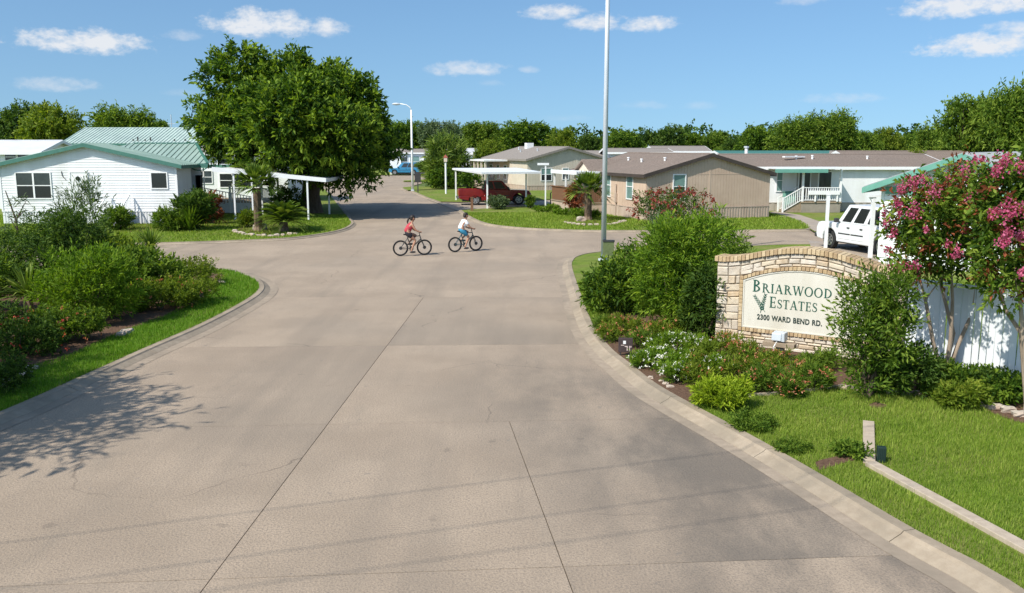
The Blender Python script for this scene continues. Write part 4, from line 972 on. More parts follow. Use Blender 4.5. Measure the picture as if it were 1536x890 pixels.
# the leafy sprig beside the lower word
mb = MB(); q0 = Vector(su(1141, 468)); q1 = Vector(su(1131, 440)); q2 = Vector(su(1149, 439)); base_ = Vector(su(1147, 466))
for (s0, s1) in ((Vector(su(1148, 468)), Vector(su(1132, 443))), (Vector(su(1141, 469)), Vector(su(1149, 441)))):
    for k in range(7):
        t = .12 + k * .13; p = s0.lerp(s1, t); d_ = (s1 - s0).normalized(); nrm = Vector((-d_.y, d_.x))
        for sg in (-1, 1):
            e_ = p + (d_ * .085 + nrm * sg * .055) * (1.15 - .5 * t); m1 = p.lerp(e_, .5) + d_ * .02; m2 = p.lerp(e_, .5) - d_ * .02
            V = [(v.x, -.027, v.y) for v in (p, m2, e_, m1)]; mb.add(V, [(0, 1, 2, 3)])
    d_ = (s1 - s0).normalized(); nrm = Vector((-d_.y, d_.x)) * .006; V = [(v.x, -.0275, v.y) for v in (s0 - nrm, s0 + nrm, s1 + nrm, s1 - nrm)]; mb.add(V, [(0, 1, 2, 3)])
mb.build('leaf_emblem', m_letter, panel)
# the sign's floodlight on its timber
p = G(1168, 541, LZ); fl_ = thing('floodlight', 'grey floodlight aimed at the stone sign, on a timber block in the flower bed', 'light', p, srz)
MB().box(-.34, .34, -.09, .09, .30, .40).build('timber_beam', m_greywood, fl_, bevel=.01); MB().box(-.06, .10, -.06, .06, -.05, .295).build('support_post', m_darkmetal, fl_)
MB().tube([(-.1, -.02, .0), (-.09, -.1, .3), (-.02, -.06, .46)], .014, 6).build('conduit', m_trimw, fl_)
mb = MB(); mb.hexa([(-.15, -.11, .44), (.06, -.11, .44), (.06, .10, .42), (-.15, .10, .42), (-.15, -.09, .60), (.06, -.09, .60), (.06, .12, .62), (-.15, .12, .62)]); mb.build('lamp_housing', m_galv, fl_, bevel=.015)
MB().box(.065, .13, -.10, .12, .43, .62).build('lamp_hood', m_galv, fl_, bevel=.01); MB().box(-.14, .05, .125, .14, .43, .61).build('lens', m_glass, fl_); MB().tube([(-.045, 0, .40), (-.045, 0, .45)], .02, 6).build('bracket', m_darkmetal, fl_)
# the little plaque by the kerb
p = G(938, 534, LZ); pq = thing('plaque', 'small dark brown address plaque standing in the flower bed beside the kerb', 'sign', p, R(-3))
m_plq = M('plaque_brown', (.045, .028, .028), (.065, .045, .045), 8, .6)
MB().box(-.155, .155, -.02, .02, .08, .40).build('plaque_board', m_plq, pq, bevel=.006)
for x in (-.11, .11): MB().box(x - .015, x + .015, -.012, .012, -.1, .08).build('stake', m_darkmetal, pq)
mw_ = M('plaque_print', (.62, .5, .46), rough=.7)
MB().box(-.055, .005, -.026, -.0205, .27, .34).build('emblem', m_trimw, pq)
for q in (rect(-.02, .205, .045, .225), rect(.025, .12, .045, .205), rect(.075, .11, .095, .225), rect(.105, .19, .125, .225), rect(-.10, .235, -.03, .248)): MB().box(q[0][0], q[1][0], -.026, -.0205, q[0][1], q[2][1]).build('mark', mw_, pq)

# ------------------------------------------------------------------ white board fence
FA, FB_ = G(1354, 551, LZ), G(1560, 592, LZ); fv = FB_ - FA; frz = math.atan2(fv.y, fv.x)
fence = thing('board_fence', 'white vertical board fence running from the stone sign behind the flowering trees', 'fence', FA, frz)
FL = 7.5; m_fence = M('fence_paint', (.74, .77, .79), (.82, .84, .85), 3, .6, stretch=(2, 1, .3), c3=(.60, .64, .66), scale3=1.5)
bw = .135; fr = random.Random(5); bmesh_ = MB().box(-bw / 2 + .006, bw / 2 - .006, -.011, .011, 0, 1.78).mesh('board', m_fence)
for k in range(int(FL / bw)):
    o = link('board', bmesh_, fence, (.08 + k * bw, fr.uniform(-.006, .006), .02 + fr.uniform(-.012, .012))); o.rotation_euler = (fr.uniform(-.008, .008), fr.uniform(-.006, .006), fr.uniform(-.05, .05))
for z in (.35, 1.5): MB().box(0, FL, .02, .06, z, z + .09).build('rail', m_fence, fence)
MB().box(-.02, FL, -.035, .05, 1.815, 1.86).build('cap_board', m_fence, fence)
for k in range(4): MB().box(.1 + k * 2.4, .2 + k * 2.4, .065, .165, 0, 1.8).build('fence_post', m_fence, fence)

# ------------------------------------------------------------------ poles
p = G(905, 392, LZ); lp = thing('light_pole', 'tall grey steel light pole rising out of the frame beside the big green bush', 'pole', p)
r0 = 7.6 / 2 / 1350 * p.y * 1.04; topz_ = 14.0
MB().tube([(0, 0, .1), (0, 0, topz_)], [r0, r0 * .7], 16).build('pole_shaft', m_galv, lp, smooth=True); MB().tube([(0, 0, 0), (0, 0, .10)], r0 * 2, 16).build('base_plate', m_galv, lp)
MB().tube([(0, 0, 13.9), (.9, -.7, 14.4), (1.9, -1.5, 14.5)], .05, 8).build('lamp_arm', m_galv, lp); MB().ball((2.1, -1.65, 14.45), .36, .22, .12).build('lamp_head', m_galv, lp)
q = AT(907, 362, p.y) - p; pb = MB().box(-.04, .38, -r0 - .22, -r0 - .02, q.z - .55, q.z).build('junction_box', M('box_green', (.10, .13, .05), (.16, .19, .08), 10, .6), lp)
MB().box(-.06, .40, -r0 - .24, -r0 - .01, q.z + .002, q.z + .07).build('box_lid', m_darkmetal, lp)
p = G(619, 286.5, LZ); sl_ = thing('street_lamp', 'slim white street lamp with curved arm at the far end of the street', 'street lamp', p)
z2 = AT(619, 165, p.y).z - LZ; s_ = 1350 / p.y
MB().tube([(0, 0, 0), (0, 0, z2 * .5), (0, 0, z2)], [.13, .11, .08], 10).build('pole_shaft', m_whitemetal, sl_, smooth=True)
MB().tube([(0, 0, z2 - .1), (-.12, 0, z2 + .25), (-.5, 0, z2 + .5), (-1.2, 0, z2 + .62)], .05, 8).build('lamp_arm', m_whitemetal, sl_, smooth=True); MB().ball((-1.5, 0, z2 + .58), .45, .2, .13).build('lamp_head', m_galv, sl_); MB().box(-.16, .16, -.16, .16, 0, .12).build('base_plate', m_galv, sl_)
p = G(627, 289, LZ); sg = thing('sign_post', 'dark back of a street sign on a thin post beside the street lamp', 'sign', p)
MB().box(-.05, .05, -.03, .03, 0, AT(627, 262, p.y).z - LZ).build('post', m_darkmetal, sg); MB().box(-.3, .3, -.045, -.032, AT(627, 273, p.y).z - LZ, AT(627, 258, p.y).z - LZ).build('sign_plate', m_darkmetal, sg)
p = G(708, 316, LZ); mp_ = thing('marker_post', 'short brown post on the lawn edge left of the carport bush', 'post', p); MB().box(-.09, .09, -.09, .09, 0, .9).build('post_shaft', m_wood, mp_, bevel=.01); MB().box(-.11, .11, -.11, .11, .902, .95).build('post_cap', m_wood, mp_)
p = G(669, 291, LZ); wp = thing('bird_post', 'white post topped by a red birdhouse beside the bushy palm', 'post', p)
zz = AT(669, 243, p.y).z - LZ; MB().tube([(0, 0, 0), (0, 0, zz)], .09, 8).build('post_shaft', m_whitemetal, wp); MB().box(-.16, .16, -.16, .16, zz + .002, zz + .4).build('birdhouse', m_beige, wp); MB().prism([(-.24, zz + .4), (.24, zz + .4), (0, zz + .7)], -.2, .2, 'y').build('birdhouse_roof', M('red_roof', (.45, .12, .08), rough=.6), wp)
# service wires over the entrance (out of the picture above; their shadows cross the paving)
tan_ = math.tan(SUN_EL); off = Vector((-math.cos(SUN_PHI), -math.sin(SUN_PHI), 0))
for k, (pa, pb_, hgt) in enumerate((((400, 765), (1000, 690), 8.2), ((400, 830), (1000, 749), 8.6), ((450, 868), (1000, 792), 9.0))):
    a, b = G(*pa), G(*pb_); d = (b - a).normalized(); c0 = a + off * (hgt / tan_); c1 = b + off * (hgt / tan_)
    cw_ = thing('overhead_cable', 'dark service cable strung high over the entrance paving', 'cable', (0, 0, 0), 0, 'service cables over the entrance')
    MB().tube([c0 - d * 40 + Vector((0, 0, hgt)), c0 + Vector((0, 0, hgt)), c1 + Vector((0, 0, hgt)), c1 + d * 40 + Vector((0, 0, hgt))], .0085, 6).build('cable_strand', m_darkmetal, cw_)

# ------------------------------------------------------------------ concrete edging and valve box on the near lawn
ce_ = thing('concrete_edging', 'pale concrete edging strip bending across the near right lawn', 'edging', (0, 0, 0))
def strip(a, b, wa, wb, cut=3):
    a, b = Vector(a), Vector(b); d = (b - a).normalized(); s = Vector((d.y, -d.x, 0))
    for i in range(cut):
        t0, t1 = i / cut, (i + 1) / cut; p, q = a.lerp(b, t0) + d * .004, a.lerp(b, t1) - d * .004; w0 = (wa + (wb - wa) * t0) / 2; w1 = (wa + (wb - wa) * t1) / 2
        mb = MB(); mb.prism([(p + s * w0)[:2], (q + s * w1)[:2], (q - s * w1)[:2], (p - s * w0)[:2]], LZ - .05, LZ + .06); mb.build('edging_section', m_edge, ce_, bevel=.008)
zt = LZ + .06
strip(G(1304, 690, zt), G(1303, 631, zt), .165, .175, 3)
A_ = G(1304, 691, zt); B_ = G(1536, 817, zt); dd = (B_ - A_).normalized(); strip(A_ + dd * .02, B_ + dd * 2.5, .17, .19, 5)
p = G(1321, 693, LZ); vb = thing('utility_box', 'small dark green ribbed utility box beside the bend of the concrete edging', 'box', p, R(-12)); m_vb = M('box_dark_green', (.012, .03, .024), rough=.5)
MB().box(-.06, .06, -.05, .05, 0, .23).build('box_body', m_vb, vb, bevel=.006)
for k in range(5): MB().box(-.052 + k * .023, -.042 + k * .023, -.056, -.05, .02, .21).build('rib', m_vb, vb)

# ------------------------------------------------------------------ vehicles
def wheel(parent, x, y, r, w=.24):
    t = MB(); t.ring((0, 0, 0), r * .64, r, -w / 2, w / 2, 24); o = t.build('tyre', m_rubber, parent, loc=(x, y, r), smooth=False, bevel=.02)
    sgn = -1 if y < 0 else 1; q = MB(); q.ring((0, 0, 0), r * .52, r * .635, -w * .42, w * .42, 24); q.tube([(0, -w * .2, 0), (0, w * .2, 0)], r * .2, 12)
    for k in range(6): a = k * math.pi / 3; q.beam((r * .15 * math.cos(a), sgn * w * .3, r * .15 * math.sin(a)), (r * .55 * math.cos(a), sgn * w * .3, r * .55 * math.sin(a)), r * .17, .03, up=(0, 1, 0))
    q.build('rim', m_rim, o); d = MB(); d.tube([(0, -.04, 0), (0, .04, 0)], r * .5, 16); d.build('brake_drum', m_darkmetal, o)
def vehicle(name, label, cat, loc, rz, paint, L=5.5, W=1.9, hood=1.08, belt=1.16, roofz=1.82, cab=(-.75, -.6, .62, 1.35), bed=True, wb=3.5, r=.38, clear=.36, split=None, trimc=None, suv_rear=None):
    """x forward; CAB = rear base, rear top, windscreen top, windscreen base"""
    root = thing(name, label, cat, loc, rz); hw = W / 2; f, b = L / 2, -L / 2; fx, rx = f - .95, f - .95 - wb
    ra = r + .09
    def archp(cx):
        return [(cx + ra * math.cos(t), r + ra * math.sin(t)) for t in [R(a) for a in range(-5, 186, 19)]]
    bottom = [(b + .05, .50)] + [(x, z) for x, z in reversed(archp(rx))] + [(x, z) for x, z in reversed(archp(fx))] + [(f - .02, .42)]
    bottom = [(b + .05, .5)] + [p_ for p_ in reversed(archp(rx)) if True] + [p_ for p_ in reversed(archp(fx))] + [(f - .05, .42)]
    bottom = [(x, max(z, clear)) for x, z in bottom]
    deck = .72 if bed else belt
    topl = [(f + .02, .62), (f, .92), (f - .12, hood - .05), (f - .35, hood), (cab[3] + .05, belt - .02), (cab[0] if bed else b + .1, belt)]
    topl += [(cab[0], deck), (b + .12, deck), (b, deck - .05)] if bed else [(b + .02, belt - .06), (b, .9)]
    poly = bottom + topl
    MB().prism([(x, z) for x, z in poly], -hw + .02, hw - .02, 'y').build('body', paint, root, bevel=.045)
    MB().box(b + .3, f - .3, -hw + .25, hw - .25, .30, .60).build('chassis', m_darkmetal, root)
    if bed:
        for s in (-1, 1): MB().box(b + .03, cab[0] - .02, min(s * (hw - .025), s * (hw - .12)), max(s * (hw - .025), s * (hw - .12)), deck + .003, belt + .02).build('bed_side', paint, root, bevel=.03)
        MB().box(b + .0, b + .07, -hw + .13, hw - .13, .62, belt + .01).build('tailgate', paint, root, bevel=.02)
    # greenhouse
    ti = .17; g = []
    xs_ = [(cab[0], belt + .003), (cab[3], belt - .02), (cab[2], roofz), (cab[1], roofz)]
    V = [(x, -(hw - .06 - (ti if i > 1 else 0)), z) for i, (x, z) in enumerate(xs_)] + [(x, (hw - .06 - (ti if i > 1 else 0)), z) for i, (x, z) in enumerate(xs_)]
    cb = MB().add(V, [(0, 1, 2, 3), (7, 6, 5, 4), (1, 5, 6, 2), (2, 6, 7, 3), (3, 7, 4, 0), (0, 4, 5, 1)]).build('cab', paint, root, bevel=.05)
    def pane(q, o): # q: corners as (s along, t up) on a side/front quad
        pass
    def quad_on(A0, A1, B1, B0, s0, s1, t0, t1, n, e=.012, t_in=None):
        A0, A1, B1, B0 = map(Vector, (A0, A1, B1, B0)); P = lambda s, t: (A0.lerp(A1, s)).lerp(B0.lerp(B1, s), t) + n * e
        P2 = [P(s0[0], t0), P(s1[0], t0), P(s1[1], t1), P(s0[1], t1)]; V = P2 + [p_ - n * (e + .01) for p_ in P2]
        return MB().add(V, [(0, 1, 2, 3), (0, 4, 5, 1), (1, 5, 6, 2), (2, 6, 7, 3), (3, 7, 4, 0)])
    split = split or [(.06, .48), (.53, .88)]
    for sgn, o4 in ((-1, 0), (1, 4)):
        A0, A1, B1, B0 = V[o4], V[o4 + 1], V[o4 + 2], V[o4 + 3]; n = (Vector(A1) - Vector(A0)).cross(Vector(B0) - Vector(A0)).normalized(); n = n if n.y * sgn > 0 else -n
        for (a, c) in split: quad_on(A0, A1, B1, B0, (a, a), (c, c), .10, .86, n).build('side_window', m_glass_dark, root)
    n = Vector((roofz - belt, 0, cab[3] - cab[2])).normalized(); quad_on(V[1], V[5], V[6], V[2], (.06, .06), (.94, .94), .08, .92, n).build('windscreen', m_glass_dark, root)
    n = Vector((-1, 0, .2)).normalized(); quad_on(V[4], V[0], V[3], V[7], (.08, .08), (.92, .92), .12, .88, n).build('rear_window', m_glass_dark, root)
    # doors, handles, trim
    Lc = cab[3] - cab[0]
    for s in (-1, 1):
        y = s * (hw - .018); edges = [cab[0] + Lc * (a - .035) for a, c in split] + [cab[0] + Lc * .955]
        for i in range(min(2 if len(split) > 1 else 1, len(edges) - 1)):
            j = len(edges) - 2 - i; x0, x1 = edges[j], edges[j + 1]; y0, y1 = sorted((y, y + s * .014))
            x0 = max(x0, rx + ra + .05) if not bed else x0
            d = MB().box(x0 + .015, x1 - .015, y0, y1, clear + .16, belt - .04).build('door', paint, root, bevel=.006)
            y0, y1 = sorted((y + s * .0145, y + s * .045)); MB().box(x0 + .08, x0 + .24, y0, y1, belt - .2, belt - .15).build('handle', trimc or m_darkmetal, d)
            y0, y1 = sorted((y + s * .0145, y + s * .028)); MB().box(x0 + .03, x1 - .03, y0, y1, .72, .77).build('trim_strip', trimc or m_darkmetal, d)
        y0, y1 = sorted((s * (hw + .02), s * (hw + .2))); MB().box(cab[3] - .28, cab[3] - .12, y0, y1, belt + .02, belt + .2).build('mirror', m_darkmetal, root, bevel=.02)
        y0, y1 = sorted((s * (hw - .45), s * (hw - .06))); MB().box(f - .02, f + .035, y0, y1, .74, .90).build('headlight', m_trimw, root, bevel=.01)
        y0, y1 = sorted((s * (hw - .22), s * (hw - .02))); MB().box(b - .02, b + .05, y0, y1, .78, belt - .04).build('taillight', M('tail_red', (.4, .015, .012), rough=.25) if 'tail_red' not in bpy.data.materials else bpy.data.materials['tail_red'], root)
    MB().box(f - .01, f + .04, -hw + .5, hw - .5, .70, .92).build('grille', m_darkmetal, root); MB().box(f + .0, f + .14, -hw + .02, hw - .02, .44, .64).build('front_bumper', trimc or m_chrome, root, bevel=.04); MB().box(b - .14, b + .0, -hw + .03, hw - .03, .48, .66).build('rear_bumper', trimc or m_chrome, root, bevel=.04)
    for x in (fx, rx):
        for s in (-1, 1): wheel(root, x, s * (hw - .14), r)
    return root
m_redp = M('red_paint', (.20, .008, .008), rough=.3, coat=.6); m_whitep = M('white_paint', (.74, .75, .76), rough=.3, coat=.5); m_bluep = M('blue_paint', (.02, .19, .36), rough=.32, coat=.5)
m_redp = M('maroon_paint', (.17, .006, .008), (.22, .012, .012), 2, .32, coat=.5)
pA, pB = G(704, 308), G(768, 308.5); hd_ = math.atan2((pB - pA).y, (pB - pA).x)
mid_ = (pA + pB) / 2
vehicle('pickup_truck', 'dark red crew cab pickup parked under the flat white carport', 'pickup', (mid_.x + .25, mid_.y + .75, .03), R(6), m_redp, L=5.7, W=2.0, cab=(-.85, -.72, .55, 1.25), belt=1.22, hood=1.16, roofz=1.92, r=.41, wb=3.45, split=[(.05, .38), (.45, .86)])
fw_, rw_ = G(1246, 372.5, LZ + .01), G(1324, 386, LZ + .01); dv_ = (fw_ - rw_); hz = math.atan2(dv_.y, dv_.x)
wb_ = dv_.length; sd = Vector((math.sin(hz), -math.cos(hz), 0)); sd = sd if sd.x > 0 else -sd   # towards the far side of the truck
cn = fw_ + dv_.normalized() * (.95 - 2.9) + sd * .83
tk = vehicle('parked_truck', 'white four door truck with dark windows parked beside the green trimmed house', 'truck', (cn.x, cn.y, LZ + .012), hz, m_whitep, L=5.8, W=1.95, cab=(-2.5, -2.42, .95, 1.5), belt=1.2, hood=1.17, roofz=2.0, r=.41, wb=3.4, bed=False, split=[(.05, .50), (.56, .725), (.775, .925)], trimc=m_darkmetal)
pv = G(610, 262.5, LZ); vehicle('blue_van', 'bright blue van parked on the far lawn in front of the white house', 'van', (pv.x - .2, pv.y + 1, LZ), R(180 - 8), m_bluep, L=5.2, W=1.95, cab=(-2.45, -2.3, .5, 1.25), belt=1.12, hood=1.05, roofz=1.95, bed=False, wb=3.1, split=[(.05, .28), (.31, .55), (.58, .84)])
# the flat carport over the red pickup, and the one over the white truck
def flat_carport(label, p_posts, corners, zt, fascia, beam=None):
    root = thing('carport', label, 'carport', (p_posts[0].x, p_posts[0].y, 0)); o = root.location
    c = [Vector((q.x - o.x, q.y - o.y, 0)) for q in corners]; nx = 9
    for k in range(nx):
        t0, t1 = k / nx, (k + 1) / nx - .004; a, b = c[0].lerp(c[1], t0), c[0].lerp(c[1], t1); a2, b2 = c[3].lerp(c[2], t0), c[3].lerp(c[2], t1)
        P = [(v.x, v.y, zt) for v in (a, b, b2, a2)] + [(v.x, v.y, zt + .06) for v in (a, b, b2, a2)]; MB().hexa(P).build('roof_pan', m_whitemetal, root)
    for i in range(4):
        a, b = c[i], c[(i + 1) % 4]; nrm = Vector(((b - a).y, -(b - a).x, 0)).normalized() * .02; MB().beam(a + nrm + Vector((0, 0, zt - .02)), b + nrm + Vector((0, 0, zt - .02)), .036, fascia).build('fascia', m_whitemetal, root)
    for q in p_posts: MB().box(q.x - o.x - .06, q.x - o.x + .06, q.y - o.y - .06, q.y - o.y + .06, 0, zt).build('post', m_whitemetal, root)
    return root
pp = [G(731, 315), G(789, 312.5), G(684, 302), G(744, 300.5)]
zt1 = 2.72
fc_ = lambda px, py: G(px, py, zt1)
y_f, y_b = G(731, 315).y, G(744, 300).y
flat_carport('flat white carport sheltering the dark red pickup', [Vector((q.x, q.y, 0)) for q in pp], [Vector((AT(722, 265, y_f - 1).x, y_f - 1, 0)), Vector((AT(812, 262, y_f + .6).x, y_f + .6, 0)), Vector((AT(775, 256, y_b).x, y_b, 0)), Vector((AT(679, 258, y_b - 1).x, y_b - 1, 0))], zt1, .14)
pz = [G(1238, 374, LZ), G(1305, 387, LZ)]
q = pz[0]; tp = thing('slim_post', 'slim white post beside the front wheel of the white truck', 'post', q); MB().box(-.06, .06, -.06, .06, 0, AT(1238, 293, q.y).z - LZ).build('post_shaft', m_whitemetal, tp); MB().box(-.075, .075, -.075, .075, AT(1238, 293, q.y).z - LZ + .002, AT(1238, 291, q.y).z - LZ).build('post_cap', m_whitemetal, tp)
q = pz[1]; tp = thing('bracket_post', 'white post with a flat bracket standing at the corner of the green trimmed house', 'post', q); zt_ = AT(1305, 296, q.y).z - LZ
MB().box(-.07, .07, -.07, .07, 0, zt_).build('post_shaft', m_whitemetal, tp); MB().box(-.22, .75, -.1, .1, zt_ + .002, zt_ + .09).build('post_bracket', m_whitemetal, tp); MB().prism([(-.2, zt_), (-.07, zt_ - .18), (-.07, zt_)], -.05, .05, 'y').build('brace', m_whitemetal, tp)
# a thin post pair by the deck of the tan house
p = G(818, 312, LZ); dp = thing('awning_post', 'thin white post left of the brown railed deck', 'post', p); MB().box(-.05, .05, -.05, .05, 0, AT(818, 248, p.y).z - LZ).build('post_shaft', m_whitemetal, dp); MB().box(-.6, .25, -.08, .08, AT(818, 248, p.y).z - LZ + .003, AT(818, 246, p.y).z - LZ + .06).build('post_bracket', m_whitemetal, dp)
p = G(820, 311, LZ); gr_ = thing('handrail_frame', 'dark metal handrail by the steps left of the brown railed deck', 'railing', (p.x + .3, p.y + .3, LZ))
for x in (0, .55): MB().box(x - .04, x + .04, -.04, .04, 0, 1.05 + x * .5).build('post', m_darkmetal, gr_)
MB().beam((0, 0, 1.07), (.55, 0, 1.35), .05, .05).build('handrail', m_darkmetal, gr_)

# ------------------------------------------------------------------ cyclists
def skin(edges, verts, name, mat, parent, sub=1):
    """one continuous body grown over connected joints; VERTS: [(x, y, z, radius)]"""
    me = bpy.data.meshes.new(name); me.from_pydata([v[:3] for v in verts], edges, []); o = link(name, me)
    m = o.modifiers.new('skin', 'SKIN'); m.use_smooth_shade = True
    for i, v in enumerate(verts):
        sv_ = me.skin_vertices[0].data[i]; r_ = v[3]; sv_.radius = r_ if isinstance(r_, tuple) else (r_, r_); sv_.use_root = i == 0
    s = o.modifiers.new('sub', 'SUBSURF'); s.levels = sub; s.render_levels = sub
    dg = bpy.context.evaluated_depsgraph_get(); dg.update(); nm = bpy.data.meshes.new_from_object(o.evaluated_get(dg)); bpy.data.objects.remove(o)
    nm.materials.clear(); nm.materials.append(mat); return link(name, nm, parent)
m_skin = M('skin', (.42, .22, .14), rough=.55); m_hair = M('dark_hair', (.02, .013, .010), rough=.55); m_shoe = M('dark_shoe', (.03, .03, .032), rough=.6)
def bicycle(label, loc, rz, paint):
    root = thing('bicycle', label, 'bicycle', loc, rz); r = .335
    for x in (-.52, .52):
        o = MB().ring((0, 0, 0), r - .048, r, -.024, .024, 28).build('tyre', m_rubber, root, loc=(x, 0, r)); o.name = 'wheel'
        MB().ring((0, 0, 0), r - .068, r - .049, -.014, .014, 28).build('rim', m_darkmetal, o); q = MB()
        for k in range(18): a = k * math.pi / 9; q.beam((.02 * math.cos(a), (.02 if k % 2 else -.02), .02 * math.sin(a)), ((r - .066) * math.cos(a), 0, (r - .066) * math.sin(a)), .004, .004)
        q.build('spokes', m_galv, o, kind='stuff'); q = MB(); q.tube([(0, -.05, 0), (0, .05, 0)], .028, 8); q.tube([(0, -.03, 0), (0, -.025, 0)], .075, 12); q.build('hub', m_darkmetal, o)
    BB, ST, HT, HB = (-.06, 0, .31), (-.21, 0, .78), (.33, 0, .84), (.37, 0, .70)
    f = MB()
    for a, b, t in ((BB, ST, .02), (BB, HB, .024), (ST, HT, .02), (HT, HB, .024)): f.tube([a, b], t, 8)
    for s in (-1, 1):
        f.tube([(-.52, s * .055, r), (BB[0], s * .03, BB[2])], .012, 6); f.tube([(-.52, s * .055, r), (ST[0], s * .02, ST[2] - .04)], .010, 6)
    f.build('frame', paint, root); q = MB()
    for s in (-1, 1): q.tube([(HB[0], s * .05, HB[2]), (.46, s * .055, .5), (.52, s * .055, r)], .016, 6)
    q.tube([(HB[0], -.06, HB[2]), (HB[0], .06, HB[2])], .02, 6); q.build('fork', m_darkmetal, root)
    q = MB(); q.tube([HT, (.30, 0, .98)], .016, 6); q.tube([(.30, -.31, 1.0), (.32, -.15, 1.0), (.33, 0, .98), (.32, .15, 1.0), (.30, .31, 1.0)], .013, 6); q.build('handlebar', m_darkmetal, root)
    for s in (-1, 1): MB().tube([(.30, s * .20, 1.0), (.295, s * .32, 1.0)], .02, 6).build('grip', m_rubber, root)
    MB().tube([ST, (-.245, 0, .89)], .014, 6).build('seat_post', m_galv, root)
    sb = MB(); sb.hexa([(-.38, -.08, .885), (-.38, .08, .885), (-.10, .02, .885), (-.10, -.02, .885), (-.38, -.085, .93), (-.38, .085, .93), (-.10, .025, .93), (-.10, -.025, .93)]); sb.build('saddle', m_rubber, root, bevel=.015)
    q = MB(); q.ring((BB[0], 0, BB[2]), .05, .095, -.055, -.048, 20); q.beam((BB[0], -.07, BB[2]), (BB[0] + .02, -.07, BB[2] - .17), .025, .012, up=(0, 1, 0)); q.beam((BB[0], .07, BB[2]), (BB[0] - .02, .07, BB[2] + .17), .025, .012, up=(0, 1, 0)); q.build('crank', m_darkmetal, root)
    for y, z, x in ((-.12, BB[2] - .17, BB[0] + .02), (.12, BB[2] + .17, BB[0] - .02)): MB().box(x - .05, x + .05, y - .045, y + .045, z - .012, z + .012).build('pedal', m_darkmetal, root)
    q = MB()
    for dz in (-.09, .09): q.beam((BB[0], -.05, BB[2] + dz), (-.52, -.05, r + dz * .4), .008, .01)
    q.build('chain', m_darkmetal, root); return root
def rider(label, loc, rz, top, shorts, female):
    root = thing('person', label, 'person', loc, rz); hipz = .96
    hip, wst, chest, neck = (-.24, 0, hipz), (-.20, 0, 1.10), (-.09, 0, 1.28), (-.015, 0, 1.41)
    V = [(*hip, (.13, .15)), (*wst, (.10, .13)), (*chest, (.11, .16)), (*neck, .052), (.03, 0, 1.50, .062), (.05, 0, 1.57, (.092, .082)), (.045, 0, 1.655, (.085, .076)), (.14, 0, 1.555, .018)]
    E = [(0, 1), (1, 2), (2, 3), (3, 4), (4, 5), (5, 6), (5, 7)]
    def chain(parent, pts):
        prev = parent
        for p_ in pts: V.append(p_); E.append((prev, len(V) - 1)); prev = len(V) - 1
        return prev
    for s in (-1, 1):
        sh = chain(2, [(-.05, s * .17, 1.345, .062), (.04, s * .215, 1.19, .048), (.11, s * .235, 1.09, .040), (.20, s * .24, 1.045, .034), (.265, s * .245, 1.025, .028)])
        hand = chain(sh, [(.305, s * .25, 1.03, (.026, .036))])
        low = s < 0
        knee = (.10, s * .12, .66) if low else (.20, s * .12, .86); ank = (-.075, s * .12, .235) if low else (-.12, s * .12, .555)
        def mid(a, b, t): return tuple(a[i] + (b[i] - a[i]) * t for i in range(3))
        h0 = (-.19, s * .10, hipz - .04); toe = (ank[0] + .17, s * .125, ank[2] - .085)
        chain(0, [(*h0, .098), (*mid(h0, knee, .5), .082), (*knee, .058), (*mid(knee, ank, .3), .058), (*mid(knee, ank, .75), .040), (*ank, .036), (ank[0] - .01, s * .12, ank[2] - .055, .036)])
    body = skin(E, V, 'body', m_skin, root)
    # hands: four curled fingers and a thumb around each grip
    for s in (-1, 1):
        for k in range(4):
            y = s * (.225 + .020 * k); L_ = (.9, 1, .97, .8)[k]
            MB().tube([(.30, y, 1.045), (.335 + .008 * L_, y, 1.035), (.342, y, 1.005), (.322, y, .982)], [.0095, .009, .0085, .007], 6).build('finger', m_skin, body)
        MB().tube([(.285, s * .215, 1.03), (.275, s * .205, 1.0), (.29, s * .21, .978)], [.012, .011, .009], 6).build('thumb', m_skin, body)
        ank = (-.075, s * .12, .235) if s < 0 else (-.12, s * .12, .555); a = Vector(ank); q = MB()
        q.ball((a.x + .055, a.y, a.z - .075), .14, .05, .045, 10, 7); q.build('shoe', m_shoe, root, smooth=True)
        MB().ball((.125, s * .035, 1.60), .012).build('eye', m_hair, body); MB().ball((.045, s * .085, 1.585), .026, .012, .036).build('ear', m_skin, body)
    MB().ball((.125, 0, 1.525), .016, .032, .008).build('mouth', M('lip', (.3, .1, .08), rough=.5) if 'lip' not in bpy.data.materials else bpy.data.materials['lip'], body)
    # clothing grown a little over the body
    v = [(-.235, 0, hipz + .01, (.165, .175)), (-.20, 0, 1.10, (.155, .165)), (-.09, 0, 1.28, (.178, .19)), (-.02, 0, 1.395, (.09, .11))]; e = [(0, 1), (1, 2), (2, 3)]
    for s in (-1, 1):
        i = len(v); v += [(-.05, s * .165, 1.345, .074), (.0, s * .19, 1.26, .070)] + ([] if female else [(.035, s * .212, 1.20, .066)]); e += [(2, i), (i, i + 1)] + ([] if female else [(i + 1, i + 2)])
    if female: v = v[:4] + [(-.05, -.14, 1.35, .078), (-.05, .14, 1.35, .078)]; e = [(0, 1), (1, 2), (2, 3), (2, 4), (2, 5)]
    skin(e, v, 'shirt', top, root)
    v = [(-.245, 0, hipz - .0, (.145, .165)), (-.215, 0, hipz + .09, (.125, .15))]; e = [(0, 1)]
    for s in (-1, 1):
        knee = (.10, s * .12, .66) if s < 0 else (.20, s * .12, .86); h0 = Vector((-.19, s * .10, hipz - .04)); kv = Vector(knee); i = len(v); t = .55 if female else .82
        p1, p2 = h0.lerp(kv, t * .5), h0.lerp(kv, t); v += [(*h0, .112), (*p1, .104), (*p2, .090)]; e += [(0, i), (i, i + 1), (i + 1, i + 2)]
